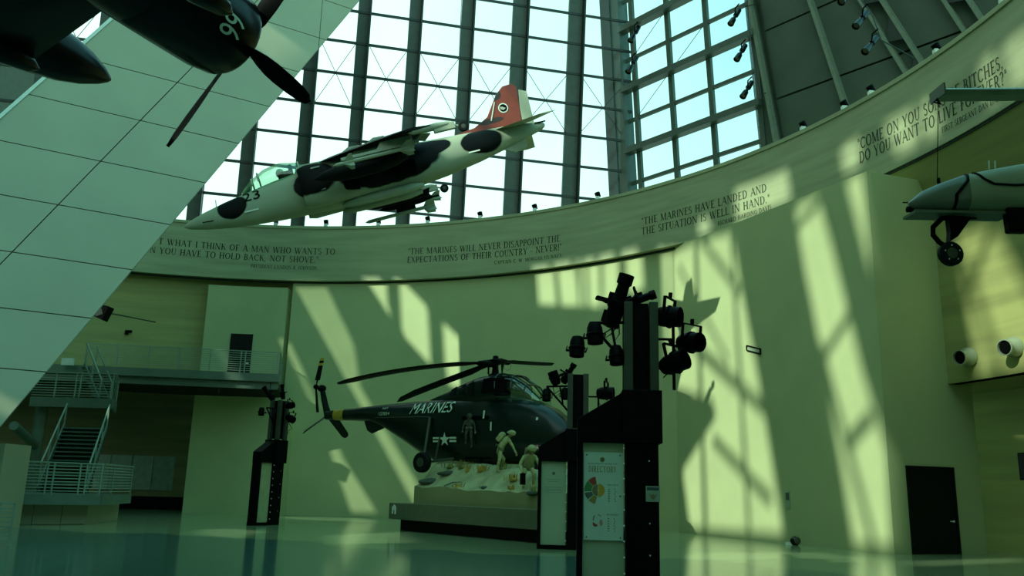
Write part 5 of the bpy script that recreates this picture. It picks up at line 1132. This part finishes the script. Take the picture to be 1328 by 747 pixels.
# stores under the far wing: dark bombs on a rack and a long pale missile
MB().prism([(-.6, -2.75, .36), (-2.0, -2.75, .36), (-2.0, -2.75, -.3), (-.4, -2.75, -.35)], (0, -.1, 0)).build('store_rack', M['jet_wing'], jet, local=True, bevel=.01)
for y, z, x in ((-2.6, -.42, .35), (-3.05, -.5, -.1)):
    b_ = MB().lathe([(0, .02), (.3, .11), (.8, .15), (1.7, .14), (2.4, .07), (2.6, .06)], (x, y, z), (-1, 0, 0), 12).build('bomb', M['jet_wing'], jet, True, True)
    for a in range(4):
        d = Vector((0, math.cos(PI / 4 + a * PI / 2), math.sin(PI / 4 + a * PI / 2))); c_ = Vector((x - 2.2, y, z))
        MB().prism([c_ + d * .05, c_ + d * .05 - Vector((.4, 0, 0)), c_ + d * .26 - Vector((.45, 0, 0)), c_ + d * .22 - Vector((.2, 0, 0))], d.cross(Vector((1, 0, 0))) * .02).build('bomb_fin', M['jet_pale'] if y < -3 else M['jet_wing'], b_, local=True)
lm2 = MB().lathe([(0, .01), (.15, .07), (.4, .075), (2.8, .075), (2.95, .05)], (.55, -3.0, -.86), (-1, 0, 0), 10).build('long_missile', M['jet_pale'], jet, True, True)
for a in range(4):
    d = Vector((0, math.cos(PI / 4 + a * PI / 2), math.sin(PI / 4 + a * PI / 2))); c_ = Vector((-1.9, -3.0, -.86))
    MB().prism([c_ + d * .05, c_ + d * .05 - Vector((.5, 0, 0)), c_ + d * .34 - Vector((.5, 0, 0)), c_ + d * .3 - Vector((.15, 0, 0))], d.cross(Vector((1, 0, 0))) * .02).build('long_missile_fin', M['jet_pale'], lm2, local=True)
MB().beam((-.8, -2.98, -.55), (-1.6, -2.98, -.55), .08, .5, up=dv).build('launch_adapter', M['jet_wing'], jet, local=True)
def fin(poly, m_, nm, th=.1): return MB().prism([(x, -th / 2, z) for x, z in poly], (0, th, 0)).build(nm, m_, jet, local=True, bevel=.02)
fin([(-3.1, .8), (-6.15, .6), (-6.25, 1.2), (-6.4, 2.15), (-6.25, 2.35), (-5.85, 2.32), (-5.5, 2.05), (-4.9, 1.25), (-4.3, .95)], M['fin_red'], 'tail_fin')
fin([(-6.2, .62), (-6.65, .62), (-6.75, 1.9), (-6.45, 2.05), (-6.28, 1.3)], M['jet_pale'], 'rudder', .09)
fin([(-5.0, -.1), (-6.1, .1), (-6.1, -.25), (-5.6, -.4)], M['jet_pale'], 'ventral_fin', .06)
for sy in (1, -1):
    MB().lathe([(0, .2), (.012, .2)], (-5.62, sy * .055, 1.45), (0, sy, 0), 20).build('fin_emblem', M['white'], jet, local=True); MB().lathe([(0, .155), (.012, .155)], (-5.62, sy * .063, 1.45), (0, sy, 0), 20).build('fin_emblem_field', M['black'], jet, local=True)
    MB().prism([(-5.6, sy * .075, 1.5), (-5.72, sy * .075, 1.42), (-5.6, sy * .075, 1.36), (-5.5, sy * .075, 1.42), (-5.5, sy * .075, 1.52)], (0, .01 * sy, 0)).build('fin_emblem_figure', M['jet_pale'], jet, local=True)
    MB().beam((-5.0, sy * .07, 1.05), (-5.35, sy * .07, 1.75), .04, .02, up=(0, 1, 0)).build('fin_stripe', M['white'], jet, local=True)
def jside(x, z):
    for q0, q1 in zip(JS[:-1], JS[1:]):
        if q1[0] <= x <= q0[0]:
            f_ = (x - q1[0]) / (q0[0] - q1[0]); zb, zt, hw = (q1[i] + (q0[i] - q1[i]) * f_ for i in (1, 2, 3)); v = min(.999, abs((z - (zb + zt) / 2) / ((zt - zb) / 2))); return hw * (1 - v ** 2.3) ** (1 / 2.3)
    return .3
sans_text('23', .62, .36, lambda x, y: Vector((4.75 - x, jside(4.75 - x, .12 + y) + .03, .12 + y)), M['black'], 'nose_number', jet)
MB().box((4.55, jside(4.55, -.25) + .02, -.25), (.5, .03, .05)).build('nose_marking', M['white'], jet, local=True)
MB().box((-3.9, jside(-3.9, -.1) + .02, -.1), (.45, .03, .05)).build('tail_marking', M['white'], jet, local=True)
MB().tube([(5.75, 0, .35), (5.7, 0, .62)], .015, 5).build('pitot_vane', M['black'], jet, local=True)
MB().tube([(5.8, .3, -.2), (6.3, .42, -.2)], .02, 5).build('pitot_tube', M['black'], jet, local=True)
for x, y in ((2.2, .3), (-3.5, .2)):
    p = HC + jm @ Vector((x, y, .9)); MB().tube([p, Vector((p.x, p.y, 40))], .012, 5).build('suspension_cable', M['steel_dark'], jet)
bpy.context.view_layer.update()
for ch in jet.children:
    if ch.name.startswith('suspension_cable'): ch.matrix_world = Matrix.Translation(HC)

for ch in jet.children:                                     # the wing sits well forward
    if ch.name.split('.')[0] in ('wing', 'flap', 'wing_fence', 'outrigger_fairing', 'outrigger_leg', 'wheel', 'wheel_hub', 'pylon', 'drop_tank', 'tank_fin', 'launch_rail', 'missile', 'missile_fin'): ch.location.x += .9

# ================================================================== PROPELLER FIGHTER, upper left
hub = at(312, 58, 12.8)
_v = (hub - CAM).normalized(); _R = (CR - _v * CR.dot(_v)).normalized(); _U = _R.cross(_v)
cax = (_R * .64 - _U * .48 + _v * .60).normalized()
fm_ = frame(cax, (0, 0, 1)); FO = hub
M['navy'] = mat('night_blue_gloss', (.0016, .0018, .0022), .25, var=.2, scale=2, spec=.22)
ftr = thing('propeller_fighter', 'black propeller fighter hanging overhead at the upper left', 'aircraft', FO, fm_)
MB().lathe([(-.3, .42), (-.22, .56), (-.2, .62), (-.3, .68), (-.7, .74), (-1.4, .75), (-2.0, .75), (-2.1, .70)], (0, 0, 0), (1, 0, 0), 28, cap=False).build('cowling', M['navy'], ftr, True, True)
MB().lathe([(-1.0, .001), (-.98, .6)], (0, 0, 0), (1, 0, 0), 24).build('cowl_bulkhead', M['black'], ftr, True, True)
en = MB()
for k in range(9): a = 2 * PI * k / 9; en.lathe([(0, .1), (.34, .12)], (-.85, math.cos(a) * .16, math.sin(a) * .16), (0, math.cos(a), math.sin(a)), 8)
en.lathe([(-.95, .3), (-.6, .26), (-.4, .14), (-.3, .1)], (0, 0, 0), (1, 0, 0), 14); en.build('engine', M['black'], ftr, True, True)
MB().lathe([(-.4, .13), (-.1, .13), (.05, .1), (.16, .02)], (0, 0, 0), (1, 0, 0), 16).build('propeller_hub', M['black_gloss'], ftr, True, True)
MB().loft([sring(x, -h_ + zo, h_ * .96 + zo, w, n=24, ex=2.2) for x, h_, w, zo in ((-2.05, .73, .72, 0), (-3.2, .74, .7, 0), (-4.6, .72, .62, .02), (-6.0, .58, .5, .06), (-8.0, .38, .3, .15), (-9.6, .15, .1, .2))]).build('fuselage', M['navy'], ftr, True, True)
# four blades: lie near the image diagonal and across it
bM = fm_.transposed() @ ((_R * -.66 - _U * .75) - cax * (_R * -.66 - _U * .75).dot(cax)).normalized(); bM.x = 0; bM.normalize(); bN = Vector((1, 0, 0)).cross(bM)
if (fm_ @ bN).dot(CR) < 0: bN = -bN
for k, d in enumerate((bM, bN, -bM, -bN)):
    t_ = Vector((1, 0, 0)).cross(d); rg = []
    for f_, w, tw in ((.08, .1, 1.0), (.25, .16, .9), (.5, .27, .7), (.8, .31, .5), (1.1, .31, .38), (1.5, .28, .3), (1.85, .23, .25), (2.02, .16, .25), (2.08, .04, .25)):
        cs = (t_ * math.cos(tw) + Vector((1, 0, 0)) * math.sin(tw)); nn = d.cross(cs); p = d * f_ * .99
        rg.append([p + cs * w / 2, p + nn * .03, p - cs * w / 2, p - nn * .03])
    MB().loft(rg).build('propeller_blade', M['black'], ftr, True, True)
    MB().lathe([(.05, .08), (.25, .075), (.3, .05)], (0, 0, 0), d, 10).build('blade_cuff', M['black_gloss'], ftr, True, True)
# number on the cowl, on the side towards the camera
vv_, ff_, w_t = sans_mesh('99')
def _px(p): v = FO + fm_ @ p - CAM; return W / 2 + F * v.dot(CR) / v.dot(CF), H / 2 - F * v.dot(CU) / v.dot(CF)
def _near(px, py):
    best = (1e9, 0, 0)
    for i in range(180):
        a = 2 * PI * i / 180; nn = fm_ @ Vector((0, math.cos(a), math.sin(a)))
        for k in range(14):
            x = -.35 - .06 * k; p = Vector((x, .77 * math.cos(a), .77 * math.sin(a)))
            if nn.dot(CAM - (FO + fm_ @ p)) <= 0: continue
            q = _px(p); e_ = (q[0] - px) ** 2 + (q[1] - py) ** 2
            if e_ < best[0]: best = (e_, a, x)
    return best[1:]
aA, xA = _near(303, 17); aB, xB = _near(325, 36); dA = ((aB - aA + PI) % (2 * PI)) - PI; dA = math.copysign(max(.45, min(1.0, abs(dA))), dA)
vc = fm_.transposed() @ (CAM - hub).normalized(); a0_ = math.atan2(vc.z, vc.y); sgn_ = math.copysign(1, dA)
def cowlp(x, y): a = aA + dA * x; return Vector((xA - .12 + y * .42, .768 * math.cos(a), .768 * math.sin(a)))
MB().add([cowlp(1 - v[0] / w_t, 1 - v[1] / .72) for v in vv_], ff_).build('cowl_number', M['letter_white'], ftr, local=True)
# inverted gull wings, wing roots, gear fairing and drop tank
for sy in (1, -1):
    def ws(y, x0, x1, z, th): return [Vector((x0, sy * y, z)), Vector((x0 - (x0 - x1) * .3, sy * y, z + th)), Vector((x1, sy * y, z)), Vector((x0 - (x0 - x1) * .3, sy * y, z - th))]
    MB().loft([ws(.4, -2.1, -4.7, -.45, .22), ws(1.9, -2.1, -4.6, -1.0, .2), ws(4.2, -2.4, -4.3, -.3, .14), ws(6.2, -2.9, -4.1, .25, .06)]).build('wing', M['navy'], ftr, True, True)
    MB().lathe([(0, .02), (.15, .12), (.6, .2), (1.6, .2), (2.2, .05)], (-2.0, sy * 1.9, -1.1), (-1, 0, 0), 12).build('gear_fairing', M['navy'], ftr, True, True)
MB().tube([(-1.3 - .12 * k, .74 * math.cos(a0_ - sgn_ * .25), .74 * math.sin(a0_ - sgn_ * .25)) for k in range(12)], .012, 5).build('cowl_highlight', M['post'], ftr, local=True)  # grey strip stands in for a reflected highlight along the glossy cowl
tank_tip = at(144, 104, 14.5); tdir = (_R * .70 - _U * .44 + _v * .50).normalized(); tt = fm_.transposed() @ (tank_tip - FO); td = fm_.transposed() @ tdir
MB().lathe([(0, .01), (.05, .07), (.2, .17), (.5, .31), (.9, .43), (1.5, .52), (2.4, .54), (3.2, .42), (4.0, .1)], tt, -td, 20).build('drop_tank', M['navy'], ftr, True, True)
tk = tt - td * 1.9; MB().beam(tk, tk + Vector((-.3, -.1, .8)), .12, .7, up=td).build('tank_pylon', M['navy'], ftr, local=True)
tk2 = tt - td * 2.2
MB().loft([[tk2 + Vector(v) + Vector((0, 0, .55)) for v in ((1.0, 0, 0), (.4, 0, .12), (-1.2, 0, 0), (.4, 0, -.1))], [Vector((-2.4, 1.6 if tt.y > 0 else -1.6, -.8)), Vector((-3, 1.6 if tt.y > 0 else -1.6, -.6)), Vector((-4.5, 1.6 if tt.y > 0 else -1.6, -.8)), Vector((-3, 1.6 if tt.y > 0 else -1.6, -1.0))]]).build('wing_panel', M['navy'], ftr, True, True)

# ================================================================== DRONE, right edge
un = at(1178, 266, 9.0); ud = Vector((-1, -.06, -.03)).normalized(); um = frame(ud, (0, 0, 1))
M['drone'] = mat('drone_grey', (.26, .30, .19), .45, var=.08, scale=3); M['drone_dark'] = mat('drone_nose', (.11, .14, .09), .4, var=.1)
dr_ = thing('drone', 'grey surveillance drone hanging at the right edge', 'drone', un, um)
US = [(0, -.02, .02, .02), (-.03, -.05, .05, .06), (-.15, -.08, .15, .14), (-.35, -.1, .24, .19), (-.6, -.1, .33, .22), (-.9, -.1, .40, .23), (-1.3, -.1, .48, .23), (-2.0, -.1, .56, .22), (-3.0, -.1, .5, .18), (-3.4, -.02, .4, .12)]
MB().loft([sring(*q, n=22, ex=2.8) for q in US[:5]]).build('nose', M['drone_dark'], dr_, True, True); MB().loft([sring(*q, n=22, ex=2.8) for q in US[4:]]).build('fuselage', M['drone'], dr_, True, True)
def uside(x, z):
    for q0, q1 in zip(US[:-1], US[1:]):
        if q1[0] <= x <= q0[0]:
            f_ = (x - q1[0]) / (q0[0] - q1[0]); zb, zt, hw = (q1[i] + (q0[i] - q1[i]) * f_ for i in (1, 2, 3)); v = min(.999, abs((z - (zb + zt) / 2) / ((zt - zb) / 2))); return hw * (1 - v ** 2.8) ** (1 / 2.8)
    return .2
def ustripe(pts, w=.016):
    mb = MB()
    for (xa, za), (xb, zb_) in zip(pts[:-1], pts[1:]):
        n = 5
        for k in range(n):
            p = [(xa + (xb - xa) * f_, za + (zb_ - za) * f_) for f_ in (k / n, (k + 1) / n)]
            mb.tube([Vector((x, uside(x, z) + .004, z)) for x, z in p], w, 5)
    mb.build('black_stripe', M['black'], dr_, local=True)
ustripe([(-.62, .32), (-.58, .22), (-.44, .06), (-.43, -.08)], .018); ustripe([(-.70, .34), (-.76, .24), (-.86, .18), (-1.1, .17), (-1.8, .22)], .014)
MB().lathe([(0, .03), (.06, .035), (.07, .01)], (-.04, 0, -.05), (1, 0, 0), 10).tube([(0, 0, .03), (.06, 0, .03)], .008, 5).build('nose_sensor', M['black'], dr_, True, True)
MB().box((-.55, 0, -.11), (1.1, .28, .03)).build('belly_plate', M['drone_dark'], dr_, local=True)
fk = MB(); fk.tube([(-.45, .0, -.12), (-.36, .0, -.15), (-.25, .0, -.25), (-.24, .0, -.34), (-.3, 0, -.42), (-.38, 0, -.48)], .028, 8); fk.prism([(-.42, -.04, -.12), (-.68, -.04, -.14), (-.5, -.04, -.36), (-.4, -.04, -.42), (-.42, -.04, -.3)], (0, .08, 0)); fk.tube([(-.55, 0, -.15), (-.76, 0, -.14)], .012, 6).build('nose_gear', M['black'], dr_, local=True)
wheel(dr_, (-.41, .0, -.55), .135, .09)
for k in range(5): a = 2 * PI * k / 5 + .3; MB().ball((-.41 + .085 * math.cos(a), .052, -.55 + .085 * math.sin(a)), .009, n=6, m=4).build('wheel_bolt', M['white'], dr_, local=True)
MB().box((-1.12, .12, -.2), (.22, .12, .28)).box((-1.35, .16, -.16), (.1, .1, .32)).build('payload_box', M['black'], dr_, local=True, bevel=.02); MB().box((-1.33, .22, .02), (.11, .03, .1)).build('hinge_plate', M['drone'], dr_, local=True)
MB().beam((-1.22, .2, -.2), (-1.27, .2, .0), .02, .05).build('strut', M['drone'], dr_, local=True)
for k in range(2): MB().ball((-1.30 - .05 * k, .24, .03), .01, n=6, m=4).build('bolt', M['white'], dr_, local=True)
w_a = um.transposed() @ (at(1216, 122, 9.0) - un); w_b = um.transposed() @ (at(1345, 121, 9.3) - un)
MB().loft([[p + Vector((0, a, b_)) for a, b_ in ((.12, 0), (.06, .045), (-.12, .03), (-.2, 0), (-.12, -.035), (.06, -.045))] for p in (w_a, w_b, w_b + (w_b - w_a))]).build('wing', M['drone'], dr_, local=True)
MB().box(w_a + Vector((.0, 0, .005)), (.02, .3, .13)).build('wing_end_plate', M['drone_dark'], dr_, local=True)
MB().tube([w_a + Vector((.02, 0, -.06)), w_a + Vector((-.02, 0, -.12)), w_a + Vector((.06, 0, -.1)), w_a + Vector((0, 0, -.05))], .012, 5).build('shackle', M['black'], dr_, local=True)
MB().tube([w_a + Vector((0, 0, -.06)), Vector((-.36, 0, .26))], .005, 4).build('guy_wire', M['black'], dr_, local=True)
MB().tube([Vector((-.38, 0, .22)), Vector((-.38, 0, .32))], .018, 6).build('wire_clamp', M['black'], dr_, local=True)
for x in (-.95, -1.02): MB().tube([(x, .05, .42), (x - .01, .05, .52)], .008, 5).build('antenna', M['white'], dr_, local=True)
wm_ = (w_a + w_b) / 2
MB().beam((-1.95, 0, .5), w_b + Vector((-.3, 0, 0)), .08, .2, up=(0, 1, 0)).build('wing_pylon', M['drone'], dr_, local=True)
MB().tube([Vector((-2.0, 0, .5)), Vector((-2.0, 0, 8))], .008, 4).build('suspension_cable', M['steel_dark'], dr_, local=True)

for sy in (.5, -.5):
    MB().tube([(-2.2, sy, .62), (-4.6, sy, .55)], .035, 8).build('tail_boom', M['drone'], dr_, True, True)
    MB().prism([(-4.2, sy - .015, .5), (-4.65, sy - .015, .5), (-4.7, sy - .015, 1.05), (-4.45, sy - .015, 1.05)], (0, .03, 0)).build('tail_fin', M['drone'], dr_, local=True)
MB().box((-4.45, 0, .62), (.35, 1.0, .03)).build('tailplane', M['drone'], dr_, local=True)
MB().box((-2.2, 0, .6), (.12, 1.1, .08)).build('boom_carrier', M['drone'], dr_, local=True)

# ================================================================== nest fittings under the part they belong to
NEST = {'wheel_hub': 'wheel', 'lens': ('can', 'body'), 'wheel_bolt': 'wheel', 'tip_band': 'tail_rotor_blade', 'fin_emblem_field': 'fin_emblem', 'fin_emblem_figure': 'fin_emblem', 'missile_fin': 'missile', 'tank_fin': 'drop_tank',
        'canopy_frame': 'canopy', 'windscreen_frame': 'windscreen', 'blade_cuff': 'propeller_blade', 'blade_grip': 'rotor_blade', 'chin_strap': 'helmet', 'pouch': 'belt', 'bolt': ('shaft', 'hinge_plate'), 'throat': 'housing', 'standoff': 'directory_board', 'intake_slot': 'air_intake', 'intake_duct': 'air_intake',
        'rudder': 'tail_fin', 'fin_stripe': 'tail_fin', 'cowl_number': 'cowling', 'cowl_highlight': 'cowling', 'lens_rim': 'head', 'knob': 'body', 'nose_sensor': 'nose', 'wing_end_plate': 'wing', 'shackle': 'wing', 'wing_fence': 'wing', 'flap': 'wing'}
def _ctr(o):
    m = o.data.vertices; n = len(m); return sum((v.co for v in m), Vector()) / max(1, n) + o.location
for root in [o for o in list(COL.objects) if o.parent is None and o.type == 'EMPTY']:
    kids = [c_ for c_ in root.children if c_.type == 'MESH']
    by = {}
    for c_ in kids: by.setdefault(c_.name.split('.')[0], []).append(c_)
    for nm, tgt in NEST.items():
        for c_ in by.get(nm, []):
            cand = [t_ for tn in ((tgt,) if isinstance(tgt, str) else tgt) for t_ in by.get(tn, [])]
            if not cand: continue
            q = _ctr(c_); best = min(cand, key=lambda t_: (_ctr(t_) - q).length)
            if best.parent is not root: continue
            c_.location = c_.location - best.location; c_.parent = best
